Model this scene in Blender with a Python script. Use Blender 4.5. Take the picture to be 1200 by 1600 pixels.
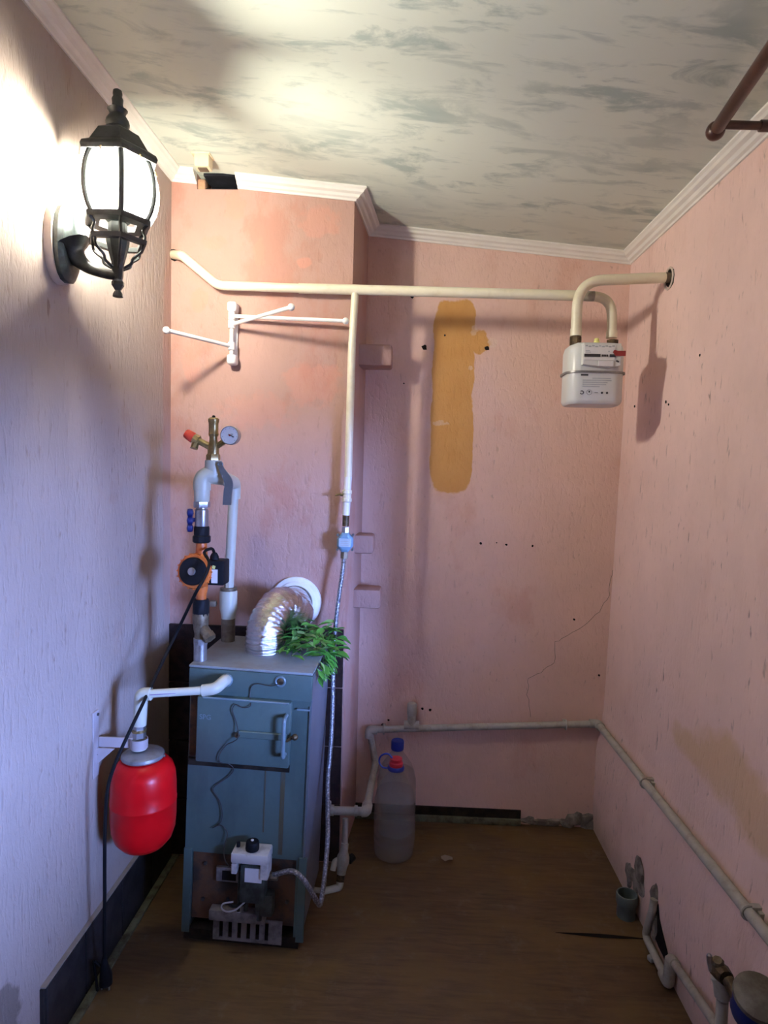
import bpy, bmesh, math, random
from mathutils import Vector, Matrix, Euler, noise as mnoise

for o in list(bpy.data.objects):
    bpy.data.objects.remove(o, do_unlink=True)
SC = bpy.context.scene
COL = SC.collection
PI = math.pi
random.seed(7)

# ------------------------------------------------------------------ camera
F = 1000.0            # focal length in pixels of the 1200x1600 frame
CAM = Vector((0, 0, 1.32))
_rho = math.radians(1.6)
_yc = Vector((40, 65, -F)).normalized()
_v = Vector((math.sin(_rho), math.cos(_rho), 0))
_zc = (_v - _v.dot(_yc) * _yc).normalized()
_xc = _yc.cross(_zc)
ROT = Matrix((_xc, _yc, _zc))
cam = bpy.data.cameras.new('camera')
cam.sensor_fit = 'VERTICAL'
cam.sensor_height = 36
cam.sensor_width = 27
cam.lens = 36 * F / 1600
cam.clip_start = 0.02
camo = bpy.data.objects.new('camera', cam)
camo.matrix_world = Matrix.Translation(CAM) @ ROT.to_4x4()
COL.objects.link(camo)
SC.camera = camo

# ------------------------------------------------------------------ light
SKY_STRENGTH = 290.0
BULB_STRENGTH = 1180.0
w = bpy.data.worlds.new('sky')
SC.world = w
w.use_nodes = True
bg = w.node_tree.nodes['Background']
bg.inputs[0].default_value = (0.25, 0.395, 1.0, 1)
bg.inputs[1].default_value = SKY_STRENGTH
WIN = dict(y0=-0.35, y1=1.245, z0=0.46, z1=1.48)       # opening from the room into a veranda
VER = dict(x=3.0, y0=-2.10, y1=-0.90, z0=0.42, z1=1.75)  # the veranda's outside window
pl = bpy.data.lights.new('window_portal', 'AREA')      # Cycles light portal: only guides sky sampling
pl.shape = 'RECTANGLE'
pl.size = VER['z1'] - VER['z0']
pl.size_y = VER['y1'] - VER['y0']
pl.cycles.is_portal = True
plo = bpy.data.objects.new('window_portal', pl)
plo.location = (VER['x'] + .12, (VER['y0'] + VER['y1']) / 2, (VER['z0'] + VER['z1']) / 2)
plo.rotation_euler = (0, PI / 2, 0)
COL.objects.link(plo)
SC.cycles.transparent_max_bounces = 32
SC.view_settings.view_transform = 'Standard'
SC.view_settings.look = 'None'
SC.view_settings.gamma = 1
SC.view_settings.use_curve_mapping = False
SC.view_settings.exposure = 0.22


# ------------------------------------------------------------------ helpers
def ray(px, py):
    return ROT @ Vector((px - 600, 800 - py, -F))


def onX(px, py, X):
    d = ray(px, py)
    return CAM + d * (X / d.x)


def onY(px, py, Y):
    d = ray(px, py)
    return CAM + d * (Y / d.y)


def onZ(px, py, Z):
    d = ray(px, py)
    return CAM + d * ((Z - CAM.z) / d.z)


WM = {}


def thing(name, label=None, cat=None, loc=(0, 0, 0), rot=(0, 0, 0), group=None, parent=None):
    o = bpy.data.objects.new(name, None)
    o.empty_display_size = 0.05
    COL.objects.link(o)
    o.location = loc
    o.rotation_euler = rot
    WM[o] = Matrix.Translation(Vector(loc)) @ Euler(rot).to_matrix().to_4x4()
    tag(o, label, cat, group)
    return o


def tag(o, label=None, cat=None, group=None, kind=None):
    if label:
        o['label'] = label
    if cat:
        o['category'] = cat
    if group:
        o['group'] = group
    if kind:
        o['kind'] = kind
    return o


def frame_of(axis):
    a = Vector(axis).normalized()
    t = Vector((0, 0, 1)) if abs(a.z) < 0.9 else Vector((1, 0, 0))
    x = t.cross(a).normalized()
    y = a.cross(x)
    return x, y, a


def fillet(pts, rad, seg=6):
    pts = [Vector(p) for p in pts]
    out = [pts[0]]
    for i in range(1, len(pts) - 1):
        r = rad[i] if isinstance(rad, (list, tuple)) else rad
        a, b, c = pts[i - 1], pts[i], pts[i + 1]
        u, v = (a - b), (c - b)
        lu, lv = u.length, v.length
        u.normalize()
        v.normalize()
        ang = u.angle(v)
        t = min(r / max(math.tan(ang / 2), 1e-4), lu * (0.97 if i == 1 else 0.49), lv * (0.97 if i == len(pts) - 2 else 0.49))
        p0, p1 = b + u * t, b + v * t
        for k in range(seg + 1):
            s = k / seg
            out.append(p0.lerp(b, s).lerp(b.lerp(p1, s), s))
    out.append(pts[-1])
    return out


def spline(pts, sub=6):
    pts = [Vector(p) for p in pts]
    P = [pts[0] * 2 - pts[1]] + pts + [pts[-1] * 2 - pts[-2]]
    out = []
    for i in range(1, len(P) - 2):
        p0, p1, p2, p3 = P[i - 1:i + 3]
        for k in range(sub):
            t = k / sub
            out.append(0.5 * ((2 * p1) + (p2 - p0) * t + (2 * p0 - 5 * p1 + 4 * p2 - p3) * t * t
                              + (3 * p1 - p0 - 3 * p2 + p3) * t ** 3))
    out.append(pts[-1])
    return out


class MB:
    def __init__(s):
        s.bm = bmesh.new()

    def ring_loft(s, rings, cap=True, closed=False):
        bm = s.bm
        R = [[bm.verts.new(v) for v in r] for r in rings]
        n = len(R[0])
        m = len(R)
        for i in range(m if closed else m - 1):
            a, b = R[i], R[(i + 1) % m]
            for j in range(n):
                k = (j + 1) % n
                bm.faces.new((a[j], a[k], b[k], b[j]))
        if cap and not closed:
            bm.faces.new(list(reversed(R[0])))
            bm.faces.new(R[-1])
        return s

    def box(s, c, size, M=None, bevel=0.0, seg=2):
        c = Vector(c)
        h = Vector(size) / 2
        vs = []
        for z in (-1, 1):
            for x, y in ((-1, -1), (1, -1), (1, 1), (-1, 1)):
                v = Vector((x * h.x, y * h.y, z * h.z))
                if M is not None:
                    v = M @ v
                vs.append(s.bm.verts.new(c + v))
        fs = [s.bm.faces.new([vs[i] for i in f]) for f in
              ((3, 2, 1, 0), (4, 5, 6, 7), (0, 1, 5, 4), (1, 2, 6, 5), (2, 3, 7, 6), (3, 0, 4, 7))]
        if bevel > 0:
            es = set(e for f in fs for e in f.edges)
            bmesh.ops.bevel(s.bm, geom=list(es), offset=bevel, segments=seg, profile=0.5, affect='EDGES', clamp_overlap=True)
        return s

    def cyl(s, p0, p1, r0, r1=None, n=16, phase=0.0, cap=True):
        p0, p1 = Vector(p0), Vector(p1)
        r1 = r0 if r1 is None else r1
        x, y, a = frame_of(p1 - p0)
        rings = []
        for p, r in ((p0, r0), (p1, r1)):
            rings.append([p + (x * math.cos(t) + y * math.sin(t)) * r for t in [phase + 2 * PI * k / n for k in range(n)]])
        return s.ring_loft(rings, cap)

    def tube(s, pts, r, n=12, cap=True, closed=False):
        pts = [Vector(p) for p in pts]
        m = len(pts)
        rr = r if isinstance(r, (list, tuple)) else [r] * m
        tang = []
        for i in range(m):
            if closed:
                t = pts[(i + 1) % m] - pts[i - 1]
            else:
                t = pts[min(i + 1, m - 1)] - pts[max(i - 1, 0)]
            tang.append(t.normalized())
        x, y, a = frame_of(tang[0])
        rings = []
        for i in range(m):
            x = (x - tang[i] * x.dot(tang[i])).normalized()
            y = tang[i].cross(x)
            rings.append([pts[i] + (x * math.cos(2 * PI * k / n) + y * math.sin(2 * PI * k / n)) * rr[i] for k in range(n)])
        return s.ring_loft(rings, cap, closed)

    def lathe(s, prof, origin=(0, 0, 0), axis=(0, 0, 1), n=24, phase=0.0, cap=True, xdir=None, cx=1.0, cy=1.0):
        o = Vector(origin)
        x, y, a = frame_of(axis)
        if xdir is not None:
            x = Vector(xdir).normalized()
            y = a.cross(x)
        rings = []
        for r, h in prof:
            r = max(r, 1e-4)
            rings.append([o + a * h + (x * math.cos(phase + 2 * PI * k / n) * cx + y * math.sin(phase + 2 * PI * k / n) * cy) * r for k in range(n)])
        return s.ring_loft(rings, cap)

    def sphere(s, c, r, n=16, m=10, sq=1.0):
        prof = [(r * math.sin(PI * i / m), -r * math.cos(PI * i / m) * sq) for i in range(m + 1)]
        return s.lathe(prof, c, n=n)

    def torus(s, c, axis, R, r, n=24, k=10, a0=0, a1=2 * PI):
        x, y, a = frame_of(axis)
        full = abs(a1 - a0 - 2 * PI) < 1e-6
        cnt = n if full else n + 1
        pts = [Vector(c) + (x * math.cos(a0 + (a1 - a0) * i / n) + y * math.sin(a0 + (a1 - a0) * i / n)) * R for i in range(cnt)]
        return s.tube(pts, r, k, cap=not full, closed=full)

    def prism(s, poly, vec):
        vec = Vector(vec)
        return s.ring_loft([[Vector(p) for p in poly], [Vector(p) + vec for p in poly]])

    def quad(s, *pts):
        s.bm.faces.new([s.bm.verts.new(p) for p in pts])
        return s

    def mesh(s, name, angle=35):
        bmesh.ops.recalc_face_normals(s.bm, faces=s.bm.faces)
        me = bpy.data.meshes.new(name)
        s.bm.to_mesh(me)
        s.bm.free()
        for p in me.polygons:
            p.use_smooth = True
        me.set_sharp_from_angle(angle=math.radians(angle))
        return me

    def build(s, name, mat, parent=None, local=False, angle=35, base=None):
        """world-space vertices -> one mesh object (local=True: vertices already in the parent's space)"""
        me = s.mesh(name, angle)
        me.materials.append(mat)
        o = bpy.data.objects.new(name, me)
        COL.objects.link(o)
        if parent is not None:
            o.parent = parent
            W = WM[parent]
            WM[o] = W
            if not local:
                me.transform(W.inverted())
        else:
            if base is not None:
                me.transform(Matrix.Translation(-Vector(base)))
                o.location = base
                WM[o] = Matrix.Translation(Vector(base))
            else:
                WM[o] = Matrix.Identity(4)
        return o


# ------------------------------------------------------------------ materials
class NT:
    """small node-tree builder"""
    def __init__(s, name):
        s.m = bpy.data.materials.new(name)
        s.m.use_nodes = True
        s.t = s.m.node_tree
        s.b = s.t.nodes['Principled BSDF']
        s.out = s.t.nodes['Material Output']
        s.tc = None

    def n(s, kind, **kw):
        nd = s.t.nodes.new(kind)
        for k, v in kw.items():
            setattr(nd, k, v)
        return nd

    def l(s, a, b):
        s.t.links.new(a, b)

    def coord(s, scale=(1, 1, 1), loc=(0, 0, 0), rot=(0, 0, 0)):
        if s.tc is None:
            s.tc = s.n('ShaderNodeTexCoord')
        mp = s.n('ShaderNodeMapping')
        mp.inputs['Scale'].default_value = scale
        mp.inputs['Location'].default_value = loc
        mp.inputs['Rotation'].default_value = rot
        s.l(s.tc.outputs['Object'], mp.inputs['Vector'])
        return mp.outputs[0]

    def noise(s, vec, scale, detail=4, rough=0.55, dist=0.0):
        nd = s.n('ShaderNodeTexNoise')
        nd.inputs['Scale'].default_value = scale
        nd.inputs['Detail'].default_value = detail
        nd.inputs['Roughness'].default_value = rough
        nd.inputs['Distortion'].default_value = dist
        s.l(vec, nd.inputs['Vector'])
        return nd.outputs[0]

    def ramp(s, fac, stops):
        nd = s.n('ShaderNodeValToRGB')
        el = nd.color_ramp.elements
        while len(el) < len(stops):
            el.new(0.5)
        for e, (p, c) in zip(el, stops):
            e.position = p
            e.color = (c, c, c, 1) if isinstance(c, (int, float)) else (*c, 1)
        s.l(fac, nd.inputs[0])
        return nd.outputs[0]

    def mix(s, fac, a, b, mode='MIX'):
        nd = s.n('ShaderNodeMix', data_type='RGBA', blend_type=mode)
        for sock, v in ((0, fac), (6, a), (7, b)):
            if isinstance(v, (int, float)):
                nd.inputs[sock].default_value = v
            elif isinstance(v, tuple):
                nd.inputs[sock].default_value = (*v, 1)
            else:
                s.l(v, nd.inputs[sock])
        return nd.outputs[2]

    def math(s, op, a, b=None, c=None, clamp=False):
        nd = s.n('ShaderNodeMath', operation=op, use_clamp=clamp)
        for i, v in enumerate((a, b, c)):
            if v is None:
                continue
            if isinstance(v, (int, float)):
                nd.inputs[i].default_value = v
            else:
                s.l(v, nd.inputs[i])
        return nd.outputs[0]

    def bump(s, h, strength=0.3, dist=0.01, prev=None):
        nd = s.n('ShaderNodeBump')
        nd.inputs['Strength'].default_value = strength
        nd.inputs['Distance'].default_value = dist
        s.l(h, nd.inputs['Height'])
        if prev is not None:
            s.l(prev, nd.inputs['Normal'])
        s.l(nd.outputs[0], s.b.inputs['Normal'])
        return nd.outputs[0]

    def done(s, col=None, rough=0.6, metal=0.0):
        if col is not None:
            if isinstance(col, tuple):
                s.b.inputs['Base Color'].default_value = (*col, 1)
            else:
                s.l(col, s.b.inputs['Base Color'])
        s.b.inputs['Roughness'].default_value = rough
        s.b.inputs['Metallic'].default_value = metal
        return s.m


def plain(name, col, rough=0.5, metal=0.0, var=0.12, scale=25, bump=0.0, coat=0.0):
    t = NT(name)
    v = t.noise(t.coord(), scale, 5)
    dark = tuple(c * (1 - var * 1.6) for c in col)
    lite = tuple(min(1, c * (1 + var)) for c in col)
    c = t.mix(t.ramp(v, [(0.3, 0.0), (0.7, 1.0)]), dark, lite)
    if bump > 0:
        t.bump(v, bump, 0.004)
    t.b.inputs['Coat Weight'].default_value = coat
    return t.done(c, rough, metal)


def stained(name, col, stain, amount=0.5, rough=0.5, metal=0.0, scale=9, stretch=(1, 1, 1), bump=0.1):
    t = NT(name)
    v = t.noise(t.coord(stretch), scale, 7, 0.65)
    f = t.noise(t.coord(), 60, 3)
    m = t.ramp(v, [(amount - 0.08, 1.0), (amount + 0.1, 0.0)])
    c = t.mix(m, col, stain)
    c = t.mix(t.math('MULTIPLY', f, 0.35), c, tuple(x * 0.6 for x in col))
    t.bump(v, bump, 0.004)
    return t.done(c, rough, metal)


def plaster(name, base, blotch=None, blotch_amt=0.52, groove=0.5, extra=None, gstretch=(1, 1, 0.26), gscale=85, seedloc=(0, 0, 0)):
    """painted bark-textured plaster: vertical grooves darkened in irregular areas"""
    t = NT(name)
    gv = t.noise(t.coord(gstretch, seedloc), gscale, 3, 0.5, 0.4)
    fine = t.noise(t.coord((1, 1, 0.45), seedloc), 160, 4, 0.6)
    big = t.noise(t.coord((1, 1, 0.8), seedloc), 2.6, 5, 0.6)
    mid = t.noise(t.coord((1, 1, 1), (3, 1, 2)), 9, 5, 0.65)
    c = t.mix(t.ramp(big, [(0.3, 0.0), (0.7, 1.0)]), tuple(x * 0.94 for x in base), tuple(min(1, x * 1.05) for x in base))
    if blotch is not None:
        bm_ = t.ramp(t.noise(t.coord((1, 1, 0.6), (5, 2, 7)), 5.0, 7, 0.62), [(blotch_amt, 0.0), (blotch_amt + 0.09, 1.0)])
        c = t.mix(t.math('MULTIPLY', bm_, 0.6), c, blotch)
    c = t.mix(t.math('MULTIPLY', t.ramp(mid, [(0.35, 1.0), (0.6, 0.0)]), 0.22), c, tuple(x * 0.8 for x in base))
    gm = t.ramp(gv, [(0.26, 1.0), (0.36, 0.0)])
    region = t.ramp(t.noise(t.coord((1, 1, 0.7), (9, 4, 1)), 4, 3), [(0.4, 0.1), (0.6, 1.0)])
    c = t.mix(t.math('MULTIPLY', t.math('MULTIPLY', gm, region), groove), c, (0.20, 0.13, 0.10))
    if extra:
        c = extra(t, c)
    h = t.math('ADD', t.math('MULTIPLY', t.ramp(gv, [(0.25, 0.0), (0.5, 1.0)]), 0.7), t.math('MULTIPLY', fine, 0.5))
    t.bump(h, 0.38, 0.006)
    return t.done(c, 0.85)


def sep(t):
    nd = t.n('ShaderNodeSeparateXYZ')
    t.l(t.coord(), nd.inputs[0])
    return nd.outputs


def blob(t, a, b, ca, cb, ra, rb, wob=0.25, scale=18, p=2.0, soft=0.12, seed=0.0, nz=(1, 1, 1)):
    """mask of a super-ellipse with a noisy outline in wall coordinates"""
    u = t.math('ABSOLUTE', t.math('DIVIDE', t.math('SUBTRACT', a, ca), ra))
    v = t.math('ABSOLUTE', t.math('DIVIDE', t.math('SUBTRACT', b, cb), rb))
    d = t.math('ADD', t.math('POWER', u, p), t.math('POWER', v, p))
    nn = t.noise(t.coord(nz, (seed, seed * 2, seed)), scale, 4, 0.6)
    d = t.math('ADD', d, t.math('MULTIPLY', t.math('SUBTRACT', nn, 0.5), wob * 4))
    return t.ramp(d, [(max(0.0, 0.6 - soft), 1.0), (0.6 + soft, 0.0)])


PINK = (0.66, 0.40, 0.355)
YB = 2.35


def back_extra(t, c):
    o = sep(t)
    x, z = o[0], o[2]
    # bare ochre strip where something was mounted
    c0, c1 = onY(709, 555, YB), onY(705, 690, YB)
    m1 = blob(t, x, z, c0.x, c0.z, 0.083, 0.215, 0.26, 11, 5, 0.06, 1.0)
    m2 = blob(t, x, z, c1.x, c1.z, 0.086, 0.205, 0.24, 9, 5, 0.06, 4.0)
    c3 = onY(745, 534, YB)
    m3 = blob(t, x, z, c3.x, c3.z, 0.062, 0.055, 0.35, 22, 2, 0.08, 7.0)
    m = t.math('MAXIMUM', t.math('MAXIMUM', m1, m2), m3)
    och = t.mix(t.noise(t.coord(), 14, 5), (0.56, 0.27, 0.07), (0.66, 0.36, 0.12))
    c = t.mix(m, c, och)
    # white chips left in the ochre
    for k, (px, py, rx, rz) in enumerate(((688, 661, 0.035, 0.012), (741, 517, 0.016, 0.022), (735, 575, 0.010, 0.012), (770, 535, 0.02, 0.022))):
        p = onY(px, py, YB)
        mm = blob(t, x, z, p.x, p.z, rx, rz, 0.75, 60, 2, 0.05, 11 + k)
        c = t.mix(t.math('MULTIPLY', mm, 0.45), c, (0.74, 0.58, 0.46))
    # browned area beside the chimney breast
    p = onY(590, 450, YB)
    mm = blob(t, x, z, p.x, p.z, 0.10, 0.30, 0.6, 7, 2, 0.35, 21)
    c = t.mix(t.math('MULTIPLY', mm, 0.45), c, (0.45, 0.22, 0.13))
    return c


def right_extra(t, c):
    o = sep(t)
    y, z = o[1], o[2]
    p = onX(1140, 1200, 0.76)
    q = onX(1195, 1275, 0.76)
    r = onX(1085, 1165, 0.76)
    m = blob(t, y, z, p.y, p.z, 0.17, 0.095, 0.5, 9, 2, 0.3, 2)
    m = t.math('MAXIMUM', m, blob(t, y, z, q.y, q.z, 0.14, 0.09, 0.5, 9, 2, 0.3, 5))
    m = t.math('MAXIMUM', m, blob(t, y, z, r.y, r.z, 0.12, 0.05, 0.5, 9, 2, 0.3, 8))
    c = t.mix(t.math('MULTIPLY', m, 0.6), c, (0.60, 0.39, 0.18))
    # grime along the foot of the wall
    g = t.math('ADD', z, t.math('MULTIPLY', t.noise(t.coord(), 9, 5), 0.16))
    c = t.mix(t.math('MULTIPLY', t.ramp(g, [(0.09, 1.0), (0.22, 0.0)]), 0.55), c, (0.30, 0.23, 0.15))
    return c


def left_extra(t, c):
    o = sep(t)
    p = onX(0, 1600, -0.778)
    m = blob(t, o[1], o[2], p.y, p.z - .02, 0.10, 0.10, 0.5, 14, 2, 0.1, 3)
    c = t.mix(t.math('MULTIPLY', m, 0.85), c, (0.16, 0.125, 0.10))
    # reddish-brown band along the corner with the chimney breast
    m = blob(t, o[1], o[2], 2.06, 1.45, 0.075, 0.75, 0.3, 6, 4, 0.2, 13)
    c = t.mix(t.math('MULTIPLY', m, 0.6), c, (0.40, 0.235, 0.19))
    return c


def front_extra(t, c):
    o = sep(t)
    x, z = o[0], o[2]
    k = 0
    for px, py, rx, rz, a in ((310, 468, 0.035, 0.05, .5), (405, 400, .025, .06, .35), (365, 320, .04, .06, .35), (500, 345, .09, .06, .3),
                              (475, 410, .03, .02, .4), (335, 380, .05, .025, .3), (490, 600, .11, .09, .3), (400, 640, .16, .07, .22), (300, 560, .04, .10, .3)):
        p = onY(px, py, 2.06)
        k += 1
        mm = blob(t, x, z, p.x, p.z, rx, rz, 0.6, 22, 2, 0.2, 31 + k)
        c = t.mix(t.math('MULTIPLY', mm, a), c, (0.62, 0.25, 0.17))
    return c


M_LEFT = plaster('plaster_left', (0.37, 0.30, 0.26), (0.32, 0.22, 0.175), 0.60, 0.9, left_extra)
M_BACK = plaster('plaster_back', (0.75, 0.51, 0.425), (0.65, 0.37, 0.28), 0.56, 0.35, back_extra, (1, 1, 0.42), 80)
M_RIGHT = plaster('plaster_right', (0.80, 0.57, 0.50), (0.74, 0.50, 0.43), 0.56, 0.85, right_extra)
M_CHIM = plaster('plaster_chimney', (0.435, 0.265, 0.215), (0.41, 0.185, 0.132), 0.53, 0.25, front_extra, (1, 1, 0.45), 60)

t = NT('ceiling_paper')
big = t.noise(t.coord((0.6, 1.5, 1)), 7.5, 9, 0.66, 0.5)
zone = t.noise(t.coord((0.8, 1.5, 1), (2, 5, 0)), 3.2, 3)
mm = t.math('MULTIPLY', t.ramp(big, [(0.505, 0.0), (0.60, 1.0)]), t.ramp(zone, [(0.36, 0.15), (0.56, 1.0)]))
small = t.ramp(t.noise(t.coord((0.5, 2.0, 1), (7, 3, 0)), 13, 7, 0.6, 0.5), [(0.57, 0.0), (0.66, 1.0)])
mk = t.math('MAXIMUM', t.math('MULTIPLY', mm, 0.8), t.math('MULTIPLY', small, 0.45))
c = t.mix(t.noise(t.coord(), 2.0, 3), (0.58, 0.63, 0.545), (0.66, 0.715, 0.62))
c = t.mix(mk, c, (0.31, 0.39, 0.36))
t.bump(t.noise(t.coord(), 70, 3), 0.08, 0.003)
M_CEIL = t.done(c, 0.7)

t = NT('floor_linoleum')
gr = t.noise(t.coord((1.2, 9, 1)), 7, 7, 0.65, 0.6)
pt = t.noise(t.coord((1, 1.5, 1), (3, 3, 0)), 4, 5, 0.6)
c = t.mix(t.ramp(gr, [(0.32, 0.0), (0.68, 1.0)]), (0.062, 0.035, 0.014), (0.135, 0.080, 0.034))
c = t.mix(t.math('MULTIPLY', t.ramp(pt, [(0.45, 0.0), (0.62, 1.0)]), 0.7), c, (0.150, 0.088, 0.026))
dust = t.ramp(t.noise(t.coord((1, 1, 1), (8, 1, 0)), 14, 8, 0.7), [(0.56, 0.0), (0.72, 1.0)])
c = t.mix(t.math('MULTIPLY', dust, 0.35), c, (0.20, 0.17, 0.13))
t.bump(gr, 0.12, 0.003)
t.l(t.ramp(pt, [(0.3, 0.42), (0.7, 0.62)]), t.b.inputs['Roughness'])
M_FLOOR = t.done(c, 0.5)
t.l(t.ramp(pt, [(0.3, 0.42), (0.7, 0.62)]), t.b.inputs['Roughness'])

M_CORNICE = plain('cornice_foam', (0.80, 0.78, 0.71), 0.6, 0, 0.04, 12)
M_SOOT = plain('soot', (0.012, 0.013, 0.018), 0.95, 0, 0.3, 30)
M_BROKEN = stained('broken_mortar', (0.30, 0.27, 0.23), (0.13, 0.11, 0.09), 0.5, 0.95, 0, 30, (1, 1, 1), 0.8)
M_ORANGE_CLAY = stained('raw_clay', (0.55, 0.30, 0.17), (0.25, 0.15, 0.10), 0.45, 0.95, 0, 40)
M_TILE = stained('dark_tile', (0.040, 0.024, 0.020), (0.018, 0.012, 0.012), 0.5, 0.35, 0, 35)
M_GROUT = plain('grout', (0.035, 0.030, 0.028), 0.9)
M_SLATE = stained('slate_skirting', (0.034, 0.030, 0.030), (0.016, 0.014, 0.014), 0.5, 0.55, 0, 18)
M_GREENWOOD = stained('green_wood', (0.13, 0.14, 0.085), (0.05, 0.04, 0.02), 0.45, 0.7, 0, 30)
M_BASE_SHADE = stained('dark_base_and_shade', (0.030, 0.022, 0.015), (0.012, 0.010, 0.008), 0.5, 0.8, 0, 30)  # dark boiler base, also used for the painted shade strips
M_EDGE = plain('paint_edge', (0.27, 0.23, 0.19), 0.8)
M_BLACK_HOLE = plain('hole_dark', (0.012, 0.010, 0.009), 1.0)
M_FRAMEW = plain('window_white', (0.75, 0.75, 0.74), 0.4)
M_CREAM = stained('cream_enamel', (0.80, 0.74, 0.55), (0.66, 0.58, 0.40), 0.36, 0.35, 0, 14, (1, 1, 1), 0.03)
M_CREAM2 = plain('cream_plastic', (0.74, 0.64, 0.42), 0.5)
M_GREYJOINT = plain('grey_primer', (0.36, 0.34, 0.28), 0.6)
M_RUST = stained('rusty_nut', (0.17, 0.12, 0.06), (0.05, 0.035, 0.022), 0.5, 0.5, 0.6, 60, (1, 1, 1), 0.4)
M_METER = plain('meter_paint', (0.62, 0.63, 0.60), 0.32, 0, 0.03, 8)
M_METERSEAM = plain('meter_seam', (0.24, 0.23, 0.22), 0.4, 0.5)
M_LABEL = plain('label_white', (0.72, 0.71, 0.70), 0.5, 0, 0.05)
M_PRINT = plain('print_dark', (0.035, 0.035, 0.04), 0.5)
M_PRINTGREY = plain('print_grey', (0.42, 0.45, 0.45), 0.5)
M_REDTAG = plain('red_tag', (0.30, 0.025, 0.025), 0.4)
M_YELLOWCAP = plain('yellow_cap', (0.70, 0.68, 0.22), 0.5)
M_WHITEP = plain('white_enamel', (0.80, 0.79, 0.76), 0.35, 0, 0.04)
M_PPR = plain('white_polypropylene', (0.52, 0.53, 0.43), 0.42, 0, 0.04, 12)
M_BRACKET = plain('bracket_paint', (0.40, 0.35, 0.35), 0.5, 0, 0.06)
M_PPRSTRIPE = plain('pipe_stripe', (0.22, 0.16, 0.30), 0.5)
M_IRON = stained('lantern_iron', (0.040, 0.046, 0.045), (0.018, 0.02, 0.02), 0.45, 0.42, 0.2, 40, (1, 1, 1), 0.15)
M_TEAL = stained('backplate_teal', (0.055, 0.085, 0.085), (0.03, 0.035, 0.035), 0.5, 0.4, 0.2, 40, (1, 1, 1), 0.2)
M_PLASTERRIM = plain('filler_rim', (0.60, 0.50, 0.42), 0.9)
M_BRASS = stained('brass', (0.40, 0.31, 0.14), (0.24, 0.17, 0.08), 0.42, 0.34, 0.85, 30, (1, 1, 1), 0.1)
M_OLDBRASS = stained('dull_brass', (0.25, 0.20, 0.13), (0.13, 0.10, 0.06), 0.5, 0.5, 0.6, 40, (1, 1, 1), 0.2)
M_STEEL = stained('steel', (0.46, 0.46, 0.46), (0.27, 0.25, 0.22), 0.4, 0.32, 0.85, 25, (1, 1, 1), 0.05)
M_OLDSTEEL = stained('painted_steel_nipple', (0.22, 0.18, 0.125), (0.12, 0.09, 0.06), 0.5, 0.5, 0.4, 30)
M_REDCAP = plain('red_cap', (0.72, 0.055, 0.02), 0.4)
M_DIAL = plain('dial_white', (0.66, 0.70, 0.72), 0.4, 0, 0.05)
M_GREYLEVER = plain('grey_lever', (0.15, 0.17, 0.18), 0.35, 0.4)
M_BLUEH = plain('blue_handle', (0.014, 0.022, 0.12), 0.4)
M_BLACKP = plain('black_plastic', (0.009, 0.010, 0.013), 0.55)
M_ORANGE = plain('pump_orange', (0.62, 0.15, 0.025), 0.42, 0, 0.15, 30)
M_BOILER = stained('boiler_paint', (0.085, 0.137, 0.125), (0.062, 0.098, 0.09), 0.42, 0.42, 0.1, 7, (1, 1, 0.4), 0.04)
M_BOILERTOP = stained('boiler_top_paint', (0.27, 0.31, 0.32), (0.22, 0.21, 0.18), 0.46, 0.5, 0.1, 7)
M_BOILERTRIM = plain('boiler_trim', (0.15, 0.22, 0.245), 0.4)
M_STREAK = stained('rust_streak', (0.085, 0.072, 0.035), (0.078, 0.11, 0.11), 0.40, 0.6, 0, 20, (1, 1, 0.15))
M_RUSTPANEL = stained('rusty_panel', (0.115, 0.052, 0.022), (0.026, 0.022, 0.018), 0.50, 0.8, 0.1, 13, (1, 1, 1), 0.5)
M_BURNER = stained('burner_plate', (0.24, 0.22, 0.21), (0.09, 0.08, 0.07), 0.42, 0.6, 0.2, 22)
M_GASVALVE = stained('valve_white', (0.55, 0.53, 0.49), (0.30, 0.28, 0.25), 0.4, 0.5, 0, 25)
M_GREENBRASS = stained('tarnished_casting', (0.075, 0.095, 0.08), (0.03, 0.03, 0.028), 0.5, 0.55, 0.4, 25)
M_WIRE = plain('capillary', (0.05, 0.045, 0.045), 0.5, 0.3)
M_RED = plain('tank_red', (0.52, 0.003, 0.006), 0.33, 0, 0.05, 6, 0, 0.04)
M_RED.node_tree.nodes['Principled BSDF'].inputs['Specular IOR Level'].default_value = 0.22
M_FLANGE = stained('flange_grey', (0.30, 0.31, 0.32), (0.20, 0.19, 0.18), 0.45, 0.45, 0.5, 20)
M_CABLE = plain('cable_black', (0.006, 0.006, 0.007), 0.6)
M_FILTER = plain('gas_filter_blue', (0.18, 0.33, 0.46), 0.4, 0, 0.05)
M_FILTERLBL = plain('filter_label', (0.45, 0.55, 0.60), 0.5)
M_GREENCAP = plain('blue_cap', (0.012, 0.03, 0.26), 0.4)
M_BOTRED = plain('bottle_red', (0.45, 0.012, 0.02), 0.4)
M_PIPEOLD = stained('old_white_pipe', (0.44, 0.43, 0.37), (0.32, 0.29, 0.23), 0.42, 0.5, 0, 25)
M_DRAIN = plain('drain_grey', (0.12, 0.155, 0.145), 0.5)
M_PAPER = plain('paper', (0.55, 0.48, 0.40), 0.9)
M_RODBROWN = stained('rod_brown', (0.085, 0.036, 0.026), (0.045, 0.02, 0.015), 0.5, 0.28, 0.1, 20)
M_BLUEMETER = plain('meter_blue', (0.01, 0.025, 0.16), 0.4)
M_METERLID = stained('grey_lid', (0.20, 0.185, 0.15), (0.10, 0.085, 0.06), 0.5, 0.6, 0, 18)
M_LOOP = plain('bright_tube', (0.55, 0.55, 0.55), 0.35, 0.6)

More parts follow.
